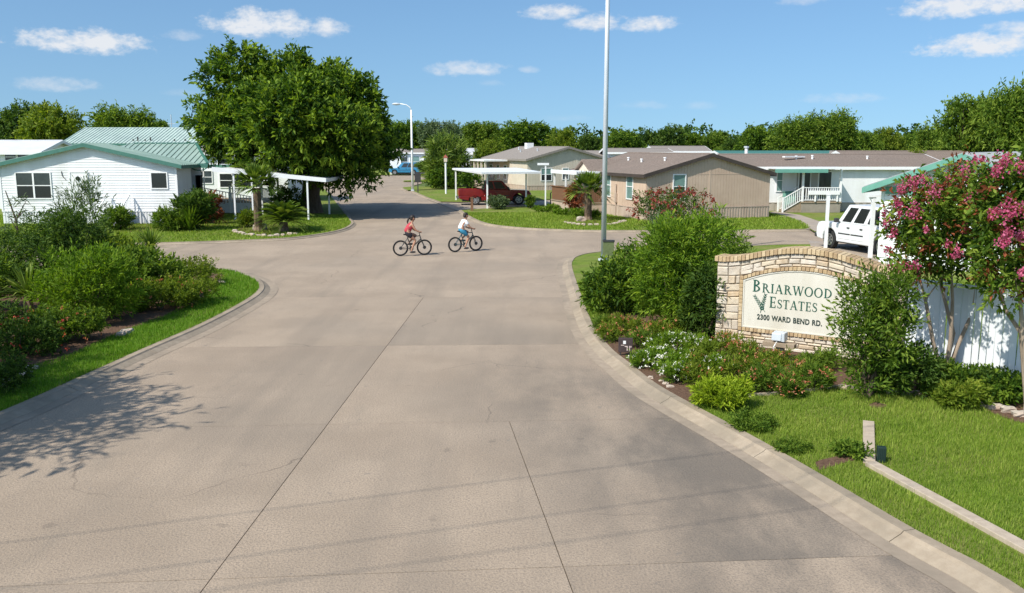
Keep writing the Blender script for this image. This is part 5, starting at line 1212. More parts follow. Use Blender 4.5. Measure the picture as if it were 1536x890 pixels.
    skin(e, v, 'shorts', shorts, root)
    hq = MB(); hq.ball((.02, 0, 1.645), .115, .098, .088, 12, 8); hq.ball((-.03, 0, 1.58), .07, .086, .085, 10, 7); hq.build('hair', m_hair, root, smooth=True)
    if female: MB().tube([(-.09, 0, 1.62), (-.16, 0, 1.56), (-.20, 0, 1.44), (-.19, 0, 1.36)], [.03, .042, .036, .012], 8).build('ponytail', m_hair, root, smooth=True)
    return root
m_coral = M('coral_cloth', (.43, .04, .06), (.49, .055, .075), 30, .8); m_wcloth = M('white_cloth', (.80, .81, .84), (.86, .87, .88), 30, .8); m_black = M('black_cloth', (.018, .016, .022), rough=.8); m_bluec = M('blue_cloth', (.03, .22, .36), (.05, .27, .42), 25, .8)
def put(px0, py0, px1, py1):
    a, b = G(px0, py0), G(px1, py1); d = b - a; return (a + b) / 2, math.atan2(d.y, d.x)
c_, r_ = put(601, 384.3, 636.8, 382.8); bicycle('black bicycle ridden by the woman in the coral top, left of the pair', (c_.x, c_.y, .003), r_, m_darkmetal); rider('woman in coral sleeveless top and black shorts riding a bicycle, dark ponytail', (c_.x, c_.y, .003), r_, m_coral, m_black, True)
c_, r_ = put(681.5, 378.6, 715, 376.4); bicycle('dark teal bicycle ridden by the person in the white shirt, right of the pair', (c_.x, c_.y, .003), r_, M('teal_frame', (.03, .09, .11), rough=.35)); rider('person in white t-shirt and blue shorts riding a bicycle, short dark hair', (c_.x, c_.y, .003), r_, m_wcloth, m_bluec, False)
# ------------------------------------------------------------------ trees
def trunk_mesh(name, branches, mat, n=8):
    mb = MB()
    for pts, rad in branches: mb.tube(pts, rad, n, cap=False)
    return mb.mesh(name, mat, True)
def limbs(rng, h, top, spread, r, n=6, base=(0, 0, 0)):
    """a tapered trunk and its limbs"""
    B = [([base, (rng.uniform(-.1, .1) * h * .3, rng.uniform(-.1, .1) * h * .3, h * .5), (0, 0, h)], [r * 1.35, r, r * .8])]
    for k in range(n):
        a = 6.283 * (k + rng.uniform(-.3, .3)) / n; s = spread * rng.uniform(.5, .95); z0 = h * rng.uniform(.75, 1.0); z1 = h + (top - h) * rng.uniform(.4, .95)
        m1 = (math.cos(a) * s * .45, math.sin(a) * s * .45, z0 + (z1 - z0) * .45); e = (math.cos(a) * s, math.sin(a) * s, z1)
        B.append(([(0, 0, z0 - .1), m1, e], [r * .55, r * .36, r * .08]))
        for q in range(2):
            b = a + rng.uniform(-.9, .9); B.append(([m1, ((m1[0] + math.cos(b) * s * .35), m1[1] + math.sin(b) * s * .35, (m1[2] + z1) / 2 + .1 * h), (m1[0] + math.cos(b) * s * .65, m1[1] + math.sin(b) * s * .65, z1 + rng.uniform(-.1, .2) * h)], [r * .3, r * .2, r * .05]))
    return B
def tree(name, label, cat, loc, crown, trunk, rz=0, scale=(1, 1, 1), group=None):
    t = thing(name, label, cat, loc, rz, group); t.scale = scale; link('trunk', trunk, t); link('crown', crown, t); return t
# the big shade tree
bt = G(467, 319, LZ); s_ = 1350 / bt.y
rg_ = random.Random(4)
def bl(px, py, dy=0): p = AT(px, py, bt.y + dy); return (p.x - bt.x, dy, p.z - LZ)
LB = []
for (px, py, dy, r, rz_) in ((450, 190, 0, 4.9, 3.9), (375, 180, 1, 3.4, 2.6), (335, 190, -1, 2.0, 1.6), (330, 215, 0, 1.6, 1.1), (520, 180, 0, 3.4, 3.0), (555, 215, 1, 2.4, 2.3), (565, 230, 0, 1.3, 1.2), (420, 125, 0, 2.6, 2.2), (480, 125, 1, 2.6, 2.0), (360, 130, 0, 1.7, 1.7), (520, 140, -1, 2.2, 1.6), (400, 235, -2, 2.3, 1.3), (470, 240, -2.5, 2.8, 1.9), (525, 245, -1, 2.0, 1.3),
                           (450, 180, -4.2, 3.4, 3.0), (400, 180, -3, 2.8, 2.4), (500, 200, -4, 3.0, 2.4), (450, 190, 4.5, 3.6, 3.0), (520, 190, 4, 3.0, 2.6), (345, 110, 0, .9, 1.3), (333, 97, .5, .6, .9), (363, 92, 0, .7, 1.2), (395, 95, 0, .7, .9), (440, 92, 0, .9, 1.1), (470, 88, 0, .9, 1.0), (545, 130, 0, .9, 1.0), (525, 258, -2, 1.6, .9), (513, 268, -1.5, 1.0, .6), (583, 190, 0, .8, 1.2), (585, 222, .5, .9, .9), (310, 170, 0, .9, 1.0), (298, 155, 0, .5, .8)):
    LB.append((*bl(px, py, dy), r, r, rz_))
LB = [(x * .96, y, 5.4 + (z - 5.4) * .86, a * .92, b * .92, c * .9) for (x, y, z, a, b, c) in LB]
big = crown_mesh('big_crown', LB, 4300, 22, .8, .36, .14, g_oak, 3, up=.6, depth=.45, zmin=1.7, spread=.7, cull=.6, vary=.46, tipbright=.7, subs=(1.05, 200))  # wide tint spread paints lit tufts and dark gaps into the leaf colour
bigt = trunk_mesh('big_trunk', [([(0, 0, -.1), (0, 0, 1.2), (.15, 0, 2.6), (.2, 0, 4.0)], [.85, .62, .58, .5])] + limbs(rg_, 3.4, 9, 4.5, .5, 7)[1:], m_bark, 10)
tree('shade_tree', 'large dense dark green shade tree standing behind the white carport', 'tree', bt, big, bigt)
# kinds of background tree
def kind(seed, mat, H, Rr, lob, tufts, per=16, leaf=.5, wid=.2, base=.25, up=.4, shoot=1.0, vary=.28, tall=1.0):
    r = random.Random(seed); L = [(0, 0, H * .62, Rr * .75, Rr * .75, H * .33)]
    for k in range(lob):
        a = 6.283 * k / lob + r.uniform(-.4, .4); d = Rr * r.uniform(.35, .7); z = H * r.uniform(base + .12, .82); q = Rr * r.uniform(.28, .5)
        L.append((math.cos(a) * d, math.sin(a) * d, z, q, q, q * r.uniform(.75, 1.1) * tall))
    for k in range(3): L.append((r.uniform(-.4, .4) * Rr, r.uniform(-.4, .4) * Rr, H * .84, Rr * .3, Rr * .3, H * .13))
    return (crown_mesh('crown_mesh', L, tufts, per, shoot, leaf, wid, mat, seed, up=up, zmin=H * base * .6, cull=.6, depth=.45, vary=vary, tipbright=.55, subs=(.95, 110)), trunk_mesh('trunk_mesh', limbs(r, H * .35, H * .9, Rr * .7, .28, 5), m_bark, 7))
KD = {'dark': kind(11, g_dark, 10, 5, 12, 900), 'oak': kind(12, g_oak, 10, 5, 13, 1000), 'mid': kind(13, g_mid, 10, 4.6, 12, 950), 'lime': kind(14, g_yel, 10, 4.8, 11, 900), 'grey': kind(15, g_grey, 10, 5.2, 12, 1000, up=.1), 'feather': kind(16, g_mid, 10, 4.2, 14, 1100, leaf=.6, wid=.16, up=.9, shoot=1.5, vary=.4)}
def bg(k, px, top, half, Y, label, rz=None, name='tree'):
    x = AT(px, 200, Y).x; H = AT(px, top, Y).z; w = half / 1350 * Y; c, t = KD[k]; s = w / (5.0); zm = max(v.co.z for v in c.vertices)
    return tree(name, label, 'tree', (x, Y, -.05), c, t, random.uniform(0, 6.28) if rz is None else rz, (s, s, H / (zm - .3)))
for a in (('dark', 8, 150, 42, 115, 'dark green tree at the left edge behind the white trailer'), ('lime', 78, 152, 56, 98, 'bright yellow green tree behind the roof of the white trailer'), ('feather', 186, 151, 56, 125, 'feathery grey green tree behind the pale green ribbed roof'), ('mid', 238, 178, 26, 140, 'low tree tucked beside the feathery tree above the green roof'), ('oak', 283, 181, 18, 150, 'small tree between the antenna mast and the big shade tree'),
          ('mid', 575, 180, 34, 175, 'tree showing behind the right edge of the big shade tree'), ('oak', 612, 176, 30, 172, 'tree behind the far street lamp'), ('grey', 662, 178, 33, 165, 'rounded pale olive tree right of the far street lamp'), ('mid', 724, 181, 36, 176, 'medium green tree right of the rounded olive tree'), ('oak', 790, 177, 46, 168, 'broad dark green tree above the beige house'), ('dark', 760, 190, 30, 185, 'dark tree filling the gap between the two trees above the beige house'),
          ('lime', 845, 192, 28, 135, 'yellow green droopy tree above the right end of the beige house'), ('dark', 885, 200, 24, 180, 'dark low tree left of the light pole'), ('oak', 932, 193, 36, 165, 'dark tree just right of the light pole'), ('dark', 990, 186, 32, 170, 'rounded dark tree above the tan roof'), ('oak', 1036, 196, 28, 175, 'low dark tree above the ridge of the tan roof'), ('mid', 1078, 195, 26, 172, 'lighter tree above the right slope of the tan roof'), ('dark', 1108, 200, 26, 165, 'dark low tree behind the white flue pipe'),
          ('oak', 1140, 184, 34, 130, 'dense green tree left of the tall feathery tree'), ('feather', 1192, 168, 44, 118, 'tall feathery green tree behind the long white house, left of two'), ('feather', 1246, 158, 46, 120, 'tall feathery green tree behind the long white house, right of two'), ('mid', 1296, 195, 30, 130, 'low rounded tree right of the two tall feathery trees'), ('lime', 1330, 190, 28, 135, 'yellow tipped low tree behind the brown roofs'), ('oak', 1368, 194, 30, 140, 'dark low tree behind the brown roofs at right'),
          ('feather', 1402, 178, 36, 88, 'grey green tree left of the tallest tree at the right edge'), ('mid', 1452, 140, 50, 80, 'tall tree rising above the green gable'), ('feather', 1520, 110, 62, 76, 'tallest tree at the right edge of the photo'), ('oak', 1495, 160, 50, 84, 'dark lower tree between the tallest trees at right')): bg(*a)
for a in (('mid', 1078, 220, 10, 105, 'small round yellow green bush above the right slope of the tan roof'), ('mid', 1310, 224, 24, 96, 'pale leafy bush behind the small white gable'), ('lime', 1378, 222, 26, 78, 'bush between the brown roof and the green gable'), ('lime', 735, 208, 28, 120, 'yellow green bush behind the porch of the beige house'), ('mid', 640, 240, 18, 142, 'dark round shrub in front of the far white house')): bg(*a, name='shrub')
# the far wood that closes the horizon
rngw = np.random.default_rng(8); L = []
for i in range(46): x = -175 + i * 8.2; L.append((x, 200 + rngw.uniform(-8, 8), rngw.uniform(2.5, 4), rngw.uniform(5, 8), 6, rngw.uniform(3.5, 5.0)))
wood = link('far_wood', crown_mesh('far_wood', L, 6500, 9, 1.4, .95, .5, g_dark, 21, up=.4, zmin=0)); tag(wood, 'far line of dark green woods closing the horizon', kind='stuff')
# the tree outside the frame on the left whose shade falls across the kerb
ot = thing('leaning_tree', 'tree beyond the left edge whose feathery shade falls on the near kerb', 'tree', (-14.1, 11.2, LZ))
OL = [(0, 0, 5.0, 2.6, 2.4, 1.6), (1.6, .8, 4.6, 1.7, 1.5, 1.0), (2.2, -.6, 5.6, 1.5, 1.4, .9), (-1.5, 1.5, 5.2, 2.0, 2, 1.2), (1.0, 2.2, 4.4, 1.6, 1.6, 1.0), (-3.0, 3.6, 4.2, 2.2, 1.8, 1.3), (-.4, 3.6, 4.6, 1.6, 1.5, 1.0)]
link('trunk', trunk_mesh('out_trunk', limbs(random.Random(9), 2.6, 6, 2.6, .22, 7), m_bark), ot); link('crown', crown_mesh('out_crown', OL, 1000, 18, .9, .34, .07, g_mid, 33, up=.1, depth=.6, spread=.8, cull=.5), ot)

# ------------------------------------------------------------------ shrubs
def shrub(name, label, cat, px, py, w, h, mat, seed, tufts=350, per=14, shoot=.28, leaf=.12, wid=.04, up=.8, n=7, flat_=1.0, petals=None, group=None, vary=.28, spread=.7, depthk=.9, droop=.1, z0=LZ, tip=.4, base=.06):
    """a leafy shrub whose base centre stands at a ground pixel; W wide, H high"""
    p = G(px, py, z0); r = random.Random(seed); t = thing(name, label, cat, (p.x, p.y, z0), 0, group); L = [(0, 0, h * .45, w * .40, w * .40 * depthk, h * .42)]
    for k in range(n):
        a = 6.283 * k / n + r.uniform(-.3, .3); d = w * .26; q = w * r.uniform(.16, .25); zc = h * r.uniform(.28, .68); L.append((math.cos(a) * d, math.sin(a) * d * depthk, zc, q, q * depthk, min(zc * .96, h * r.uniform(.25, .34) * flat_)))
    for k in range(max(2, n // 2)): L.append((r.uniform(-.22, .22) * w, r.uniform(-.2, .2) * w, h * .72, w * .15, w * .15, h * .2))
    link('foliage', crown_mesh(name + '_foliage', L, tufts, per, shoot, leaf, wid, mat, seed, up=up, zmin=h * base, cull=.6, depth=.45, vary=vary, spread=spread, tipbright=tip, droop=droop, subs=(min(w, h * 1.4) * .155, int(46 * (1 + w * .25)))), t)
    B = [([(r.uniform(-.1, .1) * w, r.uniform(-.1, .1) * w, -.05), (r.uniform(-.25, .25) * w, r.uniform(-.25, .25) * w, h * .6)], [.02 + .012 * h, .008]) for _ in range(5)]
    link('stem', trunk_mesh('stems', B, m_bark, 5), t)
    if petals:
        mat_, cnt, size, zlo = petals; rng = np.random.default_rng(seed + 77); P, Nn = lobe_points(L, cnt, rng, .05, h * zlo, .9); P = P + Nn * (shoot * .7)
        k = 7; PP = np.repeat(P, k, 0) + rng.normal(size=(len(P) * k, 3)) * size * .35; D = np.repeat(unit(Nn + [0, 0, .5]), k, 0) * .4 + rng.normal(size=(len(P) * k, 3))
        link('blossoms', leaves_mesh('blossom_mesh', PP, D, size, size * .75, rng.random(len(PP)), mat_, rng), t)['kind'] = 'stuff'
    return t
def spiky(name, label, cat, px, py, n, L, w, mat, seed, stem_h=0, up=.55, droop=.35, z0=LZ, group=None, lo=-.1):
    p = G(px, py, z0); t = thing(name, label, cat, (p.x, p.y, z0), 0, group); r = random.Random(seed); it = []
    for k in range(n):
        a = r.uniform(0, 6.283); e = r.uniform(lo, 1.0) ** 1 * 1.45; d = (math.cos(a) * math.cos(e), math.sin(a) * math.cos(e), math.sin(e) + up * .2)
        it.append(((d[0] * .04, d[1] * .04, stem_h + d[2] * .03), d, L * r.uniform(.75, 1.1), w, droop * r.uniform(.4, 1.3), min(1, max(0, r.gauss(.5, .22)))))
    link('leaves', blades_mesh(name + '_blades', it, mat, 4, seed), t)
    if stem_h: MB().tube([(0, 0, -.05), (0.02, 0, stem_h * .5), (0, 0, stem_h + .05)], [.13, .11, .10], 10).build('trunk', m_palmbark, t)
    else: MB().tube([(0, 0, -.05), (0, 0, .12)], [.09, .05], 8).build('trunk', m_palmbark, t)
    return t
def frond_palm(name, label, px, py, n, L, mat, seed, stem_h, r0, fan=False, z0=LZ, lo=-.35):
    p = G(px, py, z0); t = thing(name, label, 'palm', (p.x, p.y, z0)); r = random.Random(seed); it = []
    for k in range(n):
        a = 2.4 * k + r.uniform(-.2, .2); e = lo + (1.35 - lo) * (k + .5) / n; d = Vector((math.cos(a) * math.cos(e), math.sin(a) * math.cos(e), math.sin(e))); base = Vector((0, 0, stem_h)) + d * r0; tn = r.gauss(.5, .2) - (.25 if e < 0 else 0)
        if fan:
            it.append((base, d, L * .4, .04, .05, .3)); pet = base + d * L * .38
            s0 = d.cross(Vector((0, 0, 1))).normalized(); rr = Matrix.Rotation(r.uniform(-.8, .8), 3, d); s = rr @ s0
            for j in range(-5, 6):
                th = j / 5 * .85; dd = d * math.cos(th) + s * math.sin(th); it.append((pet, dd, L * .62 * (1 - .15 * abs(j) / 5), .075 * L, .14 + .2 * r.random(), tn + r.uniform(-.15, .15)))
        else:
            s = d.cross(Vector((0, 0, 1))).normalized(); it.append((base, d, L, .05, .45, .25))
            for j in range(22):
                u = .1 + .88 * j / 22; q = base + d * L * u - Vector((0, 0, .45 * L * u * u))
                for sg in (-1, 1): it.append((q, d * .75 + s * sg * .8 + Vector((0, 0, .25 - .4 * u)), L * .26 * (1.05 - .7 * abs(u - .4)), .035 * L, .15, tn + r.uniform(-.1, .1)))
    link('fronds', blades_mesh(name + '_fronds', it, mat, 3, seed), t)
    if stem_h > .2:
        mb = MB(); nn = int(stem_h / .09); 
        for k in range(nn): z = stem_h * k / nn; mb.tube([(0, 0, z), (0, 0, z + stem_h / nn * 1.15)], [r0 * 1.0, r0 * 1.22], 9)
        mb.tube([(0, 0, -.05), (0, 0, .3)], [r0 * 1.5, r0 * 1.1], 9); mb.build('trunk', m_palmbark, t)
    return t
def mulch_bed(name, px_pts, z=.012):
    o = flat(name, smooth(W_(px_pts), .3)[:-1], LZ + z, m_mulch, kind='structure'); return o
mulch_bed('left_bed', [(-300, 560), (-60, 560), (40, 566), (110, 540), (185, 505), (250, 480), (300, 458), (330, 432), (334, 418), (300, 411), (60, 412), (-300, 430), (-300, 560)])
mulch_bed('sign_bed', [(884, 495), (906, 522), (940, 552), (984, 585), (1030, 612), (1080, 604), (1140, 600), (1205, 594), (1262, 588), (1330, 596), (1420, 602), (1500, 626), (1600, 650), (1600, 600), (1400, 556), (1340, 545), (1100, 515), (1000, 480), (930, 470), (884, 495)])
mulch_bed('palm_bed', [(352, 351), (372, 355), (410, 357), (445, 353), (450, 346), (420, 340), (380, 338), (356, 344), (352, 351)])
mulch_bed('round_bed', [(846, 336), (870, 340), (915, 339), (935, 334), (925, 330), (880, 328), (850, 332), (846, 336)])
mulch_bed('house_bed', [(150, 352), (240, 350), (330, 343), (395, 336), (395, 327), (300, 327), (150, 342), (150, 352)])

# left island
shrub('conifer_shrub', 'tall loose dark conifer shrub with bare upper twigs in front of the white house', 'shrub', 105, 446, 2.7, 2.5, g_dark, 51, 620, 18, .42, .15, .035, up=.7, n=9)
shrub('feathery_shrub', 'sparse feathery shrub rising before the door of the white house', 'shrub', 128, 418, 2.0, 3.3, g_grey, 52, 130, 18, .55, .2, .03, up=1.3, n=6, spread=.5)
shrub('glossy_shrub', 'rounded bright green glossy shrub in the middle of the left island bed', 'shrub', 136, 483, 2.6, 1.85, g_lime, 53, 900, 14, .30, .14, .035, up=1.0, n=9, vary=.22, spread=.55)
shrub('dark_shrub', 'dark green shrub mass left of the glossy shrub', 'shrub', 20, 440, 2.8, 1.9, g_dark, 54, 500, 14, .3, .14, .04)
shrub('broadleaf_shrub', 'bushy mid green shrub right of the glossy shrub', 'shrub', 215, 446, 2.5, 1.4, g_mid, 55, 520, 15, .35, .16, .055, up=.7)
shrub('yellow_shrub', 'yellow green leafy shrub at the back of the left island bed', 'shrub', 175, 425, 2.0, 1.5, g_yel, 56, 330, 14, .35, .16, .06)
shrub('trimmed_shrub', 'clipped rounded shrub at the right tip of the left island bed', 'shrub', 290, 428, 2.1, 0.9, g_yel, 57, 500, 14, .16, .07, .03, up=.6)
shrub('coral_hedge', 'low shrub with coral blossoms on the right side of the left island bed', 'shrub', 238, 464, 2.5, 0.8, g_yel, 58, 600, 14, .16, .075, .034, petals=(f_coral, 34, .045, .3), depthk=.6)
shrub('small_hedge', 'low yellow green shrub behind the coral blossoms near the tip of the left island', 'shrub', 285, 455, 1.8, 0.7, g_yel, 59, 350, 14, .16, .075, .034)
shrub('red_flower_shrub', 'low dark shrub dotted with red blossoms at the left edge of the island bed', 'shrub', 20, 533, 2.5, 0.9, g_dark, 60, 650, 14, .16, .08, .03, petals=(f_red, 42, .05, .2), depthk=.6)
shrub('red_flower_shrub', 'low green shrub with scattered red blossoms below the glossy shrub', 'shrub', 98, 512, 2.0, 0.78, g_mid, 61, 560, 14, .16, .08, .034, petals=(f_coral, 22, .045, .2), depthk=.6)
shrub('clipped_dome', 'dark clipped dome shrub at the left edge beside white stones', 'shrub', -4, 588, 1.35, .66, g_dark, 62, 700, 12, .09, .05, .02, up=.6, flat_=1.1, base=.02)
shrub('back_shrub', 'dark shrub at the left edge behind the yucca', 'shrub', -50, 470, 3.0, 1.7, g_mid, 63, 420, 14, .3, .14, .05)
spiky('yucca', 'large arching yucca at the left edge of the island bed', 'yucca', 44, 474, 110, 1.3, .07, g_palm, 64, .55, droop=.4)
spiky('yucca', 'upright spiky yucca at the back tip of the left island bed', 'yucca', 229, 412, 80, 1.0, .055, g_palm, 65, .95, droop=.2)
# bare stalk left of the feathery shrub
p = G(32, 420, LZ); bs = thing('bare_stalk', 'bare leaning stalk with a few twigs left of the feathery shrub', 'plant', p)
def bsl(px, py): q = AT(px, py, p.y); return (q.x - p.x, 0, q.z - LZ)
MB().tube([(0, 0, 0), bsl(30, 370), bsl(24, 330), bsl(8, 286)], [.05, .045, .035, .015], 6).build('stem', m_bark, bs)
for a_, b_ in (((24, 330), (40, 300)), ((28, 350), (14, 325)), ((24, 330), (36, 316))): MB().tube([bsl(*a_), bsl(*b_)], [.025, .008], 5).build('twig', m_bark, bs)
link('foliage', crown_mesh('stalk_leaf', [(*bsl(30, 340), .35, .3, .5), (*bsl(38, 303), .2, .2, .3), (*bsl(24, 365), .5, .4, .4)], 40, 14, .3, .2, .025, g_grey, 66), bs)
# in front of the white house
shrub('leafy_shrub', 'small leafy shrub by the skirting right of the white steps', 'shrub', 175, 346, 1.5, 1.1, g_mid, 70, 220, 12, .3, .2, .06)
shrub('low_shrub', 'low fine leaved shrub at the right corner of the white house', 'shrub', 255, 347, 1.6, 1.1, g_mid, 71, 260, 12, .3, .22, .05)
shrub('tall_shrub', 'tall mixed green shrub at the corner of the white house before the deck', 'shrub', 292, 345, 1.9, 1.9, g_dark, 72, 300, 12, .4, .35, .08, up=.9)
spiky('corn_plant', 'upright strap leaved plant in front of the tall shrub by the white house', 'plant', 285, 347, 60, 2.0, .13, g_mid, 73, 0, up=1.2, droop=.35, lo=.45)
shrub('red_shrub', 'dark maroon shrub beside the deck of the white house', 'shrub', 318, 337, 1.1, 1.7, g_red, 74, 160, 12, .3, .22, .07)
shrub('low_shrub', 'small shrub at the foot of the deck beside the small palm', 'shrub', 372, 341, .9, .9, g_yel, 75, 140, 12, .25, .2, .06)
frond_palm('fan_palm', 'small fan palm with a stubby trunk in the stone ringed bed before the carport', 388, 347, 40, 1.5, g_palm, 76, 2.3, .19, True, lo=-.1)
frond_palm('sago_palm', 'low dark sago palm beside the fan palm before the carport', 426, 348, 52, 1.7, g_palm, 77, .5, .2, False, lo=.05)
shrub('shade_shrub', 'dark shrub under the carport roof near the shade tree', 'shrub', 432, 322, 2.2, 1.7, g_dark, 78, 260, 12, .3, .2, .07)
# right of the street
frond_palm('fan_palm', 'bushy fan palm with a dark trunk in front of the brown railed deck', 882, 331, 42, 1.6, g_palm, 80, 1.6, .2, True, lo=0)
shrub('carport_bush', 'clipped bush in front of the red pickup between the carport posts', 'shrub', 746, 314, 1.5, .95, g_grey, 81, 420, 12, .18, .12, .05)
shrub('ball_shrub', 'small dark ball shaped shrub right of the red pickup', 'shrub', 795, 312.5, .85, .95, g_oak, 82, 260, 12, .1, .08, .04)
shrub('round_hedge', 'large clipped dark green round bush near the far carport posts', 'shrub', 665, 283, 3.6, 2.2, g_oak, 83, 700, 12, .2, .2, .09)
shrub('palm_bush', 'big bushy dark palm like shrub behind the clipped round bush', 'shrub', 671, 280, 4.6, 5.4, g_palm, 84, 420, 14, .9, .8, .1, up=.9)
shrub('hedge_bush', 'dark bush behind the carport left of the beige porch', 'shrub', 702, 284, 3.2, 1.8, g_oak, 85, 320, 12, .25, .2, .08)
for i, (px, py, s, lb) in enumerate(((820, 318, 1.0, 'low hedge clump along the lawn below the carport, left of three'), (852, 323, 1.1, 'low hedge clump along the lawn before the deck, middle of three'), (878, 327, 1.0, 'low hedge clump along the lawn beside the palm, right of three'))): shrub('ground_hedge', lb, 'hedge', px, py, 2.2 * s, .45, g_lime, 86 + i, 260, 12, .12, .1, .04, depthk=.5)
shrub('red_bloom_shrub', 'loose shrub covered in dull red blooms in front of the tan house', 'shrub', 1003, 340, 4.4, 1.95, g_dark, 90, 300, 13, .5, .17, .05, up=1.1, n=9, petals=(f_dull, 120, .15, .35))
spiky('yucca', 'pale spiky yucca in front of the red blooming shrub', 'yucca', 985, 352, 90, 1.35, .07, g_grey, 91, .25, droop=.35)
shrub('maroon_shrub', 'small maroon shrub on the deck of the tan house', 'shrub', 860, 322, 1.0, 2.0, g_red, 92, 120, 12, .3, .2, .08)

# the large oleander clump by the pole and the sign
shrub('oleander_bush', 'rounded dark oleander bush at the foot of the light pole, left of the sign bushes', 'bush', 942, 466, 2.4, 1.6, g_oak, 100, 850, 14, .30, .16, .045, up=.5, n=9, vary=.34)
shrub('oleander_bush', 'big bright green bush in front of the left end of the stone sign', 'bush', 1022, 494, 2.35, 2.75, g_lime, 101, 1000, 15, .36, .15, .034, up=.75, n=10, vary=.30, spread=.6, tip=.5)
shrub('oleander_bush', 'grey green bush behind the left end of the stone sign', 'bush', 1052, 452, 3.0, 2.35, g_mid, 102, 560, 14, .45, .17, .034, up=1.1, n=8)
shrub('oleander_bush', 'dark bush pressed against the left end of the stone sign', 'bush', 1060, 506, 1.35, 1.75, g_dark, 103, 420, 14, .26, .13, .035, up=.5)
# shrub in front of the sign's right end
shrub('sign_shrub', 'upright green shrub with airy top covering the right end of the stone sign', 'bush', 1306, 594, 1.3, 2.3, g_mid, 104, 640, 14, .34, .105, .034, up=1.0, n=9, spread=.6)
shrub('sign_shrub', 'dark lower shrub right of the upright shrub before the white fence', 'bush', 1352, 592, 1.25, .85, g_dark, 105, 420, 14, .2, .09, .03, up=.5)
# crepe myrtles
def myrtle(label, px, py, seed, lobes_px, blooms, trunks):
    p = G(px, py, LZ); t = thing('crepe_myrtle', label, 'tree', p); Lb = []
    for (x, y, dy, w, h) in lobes_px: q = AT(x, y, p.y + dy); sc = 1350 / p.y; Lb.append((q.x - p.x, dy, q.z - LZ, w / sc, w / sc, h / sc))
    link('crown', crown_mesh('myrtle_crown', Lb, 580, 13, .30, .12, .05, g_mid, seed, up=.6, depth=.6, cull=.5, vary=.46, spread=.8, tipbright=.45, subs=(.24, 150)), t)
    link('new_growth', crown_mesh('myrtle_tips', Lb, 150, 10, .28, .11, .045, g_red, seed + 5, up=.9, depth=.15, cull=.7, vary=.4, spread=.7, subs=(.24, 150)), t)
    r = random.Random(seed); B = []
    for tr in trunks:
        pts = [(0 + r.uniform(-.04, .04), r.uniform(-.04, .04), -.02)] + [tuple(AT(x, y, p.y + dy) - p) for x, y, dy in tr]; B.append((pts, [.05, .042] + [.032] * max(0, len(pts) - 3) + [.012]))
        for k in range(4): a = Vector(pts[-2]).lerp(Vector(pts[-1]), k / 4); B.append(([a, a + Vector((r.uniform(-.4, .4), r.uniform(-.3, .3), r.uniform(.35, .7)))], [.016, .005]))
    link('trunk', trunk_mesh('myrtle_trunk', B, m_bark_pale, 8), t)
    rng = np.random.default_rng(seed); PP, DD, TT = [], [], []
    for (x, y, dy, s) in blooms:
        q = AT(x, y, p.y + dy - .45 * (x > 1345)) - p; n = int(75 * s); c = np.array(q) + rng.normal(size=(n, 3)) * [.05 * s, .05 * s, .07 * s]; PP.append(c); DD.append(rng.normal(size=(n, 3))); TT.append(rng.random(n) * .8 + rng.uniform(0, .3))
    pb = link('blossoms', leaves_mesh('myrtle_bloom', np.concatenate(PP), np.concatenate(DD), .045, .04, np.concatenate(TT), f_pink, rng), t); pb['kind'] = 'stuff'; return t
bl1 = [(1352, 283, 0, 1), (1372, 275, -.2, 1.1), (1387, 270, 0, .9), (1400, 288, -.6, 1.3), (1418, 275, 0, 1.2), (1445, 258, 0, 1.1), (1455, 262, .2, .9), (1475, 270, 0, 1.2), (1463, 240, 0, .6), (1475, 238, 0, .5), (1372, 315, -.7, 1.2), (1348, 305, 0, .8), (1330, 335, 0, .7), (1327, 320, .1, .6), (1340, 350, -.3, .8), (1458, 295, -.7, .9), (1468, 301, -.7, .9), (1436, 378, -.8, .9), (1372, 400, -.8, .9), (1337, 398, 0, .7), (1352, 402, -.4, .7), (1446, 342, -.7, .7), (1332, 375, 0, .6), (1350, 320, 0, .6), (1422, 365, -.8, .5), (1390, 345, -.8, .5)]
myrtle('multi trunked crepe myrtle with pink blooms in front of the white fence, left of two', 1414, 573, 110, [(1405, 345, 0, 62, 66), (1374, 345, 0, 30, 48), (1388, 392, -.2, 36, 34), (1450, 330, 0, 46, 60), (1430, 290, 0, 46, 36), (1375, 300, 0, 30, 28), (1455, 285, .3, 28, 40), (1440, 390, 0, 50, 34), (1420, 330, -.7, 45, 55), (1354, 325, 0, 16, 26), (1362, 388, .1, 18, 20)],
       bl1, [[(1400, 515, 0), (1388, 450, .1), (1372, 390, .1)], [(1426, 510, 0), (1429, 450, -.1), (1425, 370, -.1)], [(1436, 520, .1), (1458, 470, .2), (1472, 400, .3)], [(1430, 500, .1), (1412, 430, .3), (1400, 340, .3)]])
bl2 = [(1500, 248, 0, 1.1), (1508, 240, 0, .9), (1530, 250, 0, .8), (1495, 258, 0, .8), (1510, 315, -.6, 1.2), (1518, 320, -.6, 1), (1505, 360, -.6, 1), (1512, 352, -.6, .8), (1533, 312, -.3, .8), (1530, 352, -.4, .8), (1490, 320, -.5, .6), (1534, 408, -.5, .7)]
myrtle('multi trunked crepe myrtle at the right edge with a single dark trunk in view', 1541, 622, 111, [(1530, 340, 0, 52, 70), (1505, 300, 0, 30, 44), (1500, 385, 0, 38, 46), (1560, 300, 0, 50, 55), (1525, 275, .2, 28, 34), (1570, 380, 0, 60, 50), (1510, 430, -.1, 26, 22)], bl2, [[(1537, 530, 0), (1530, 450, 0), (1515, 370, 0)], [(1548, 540, 0), (1560, 440, 0), (1580, 350, 0)], [(1532, 500, .1), (1508, 465, .2), (1495, 420, .2)]])
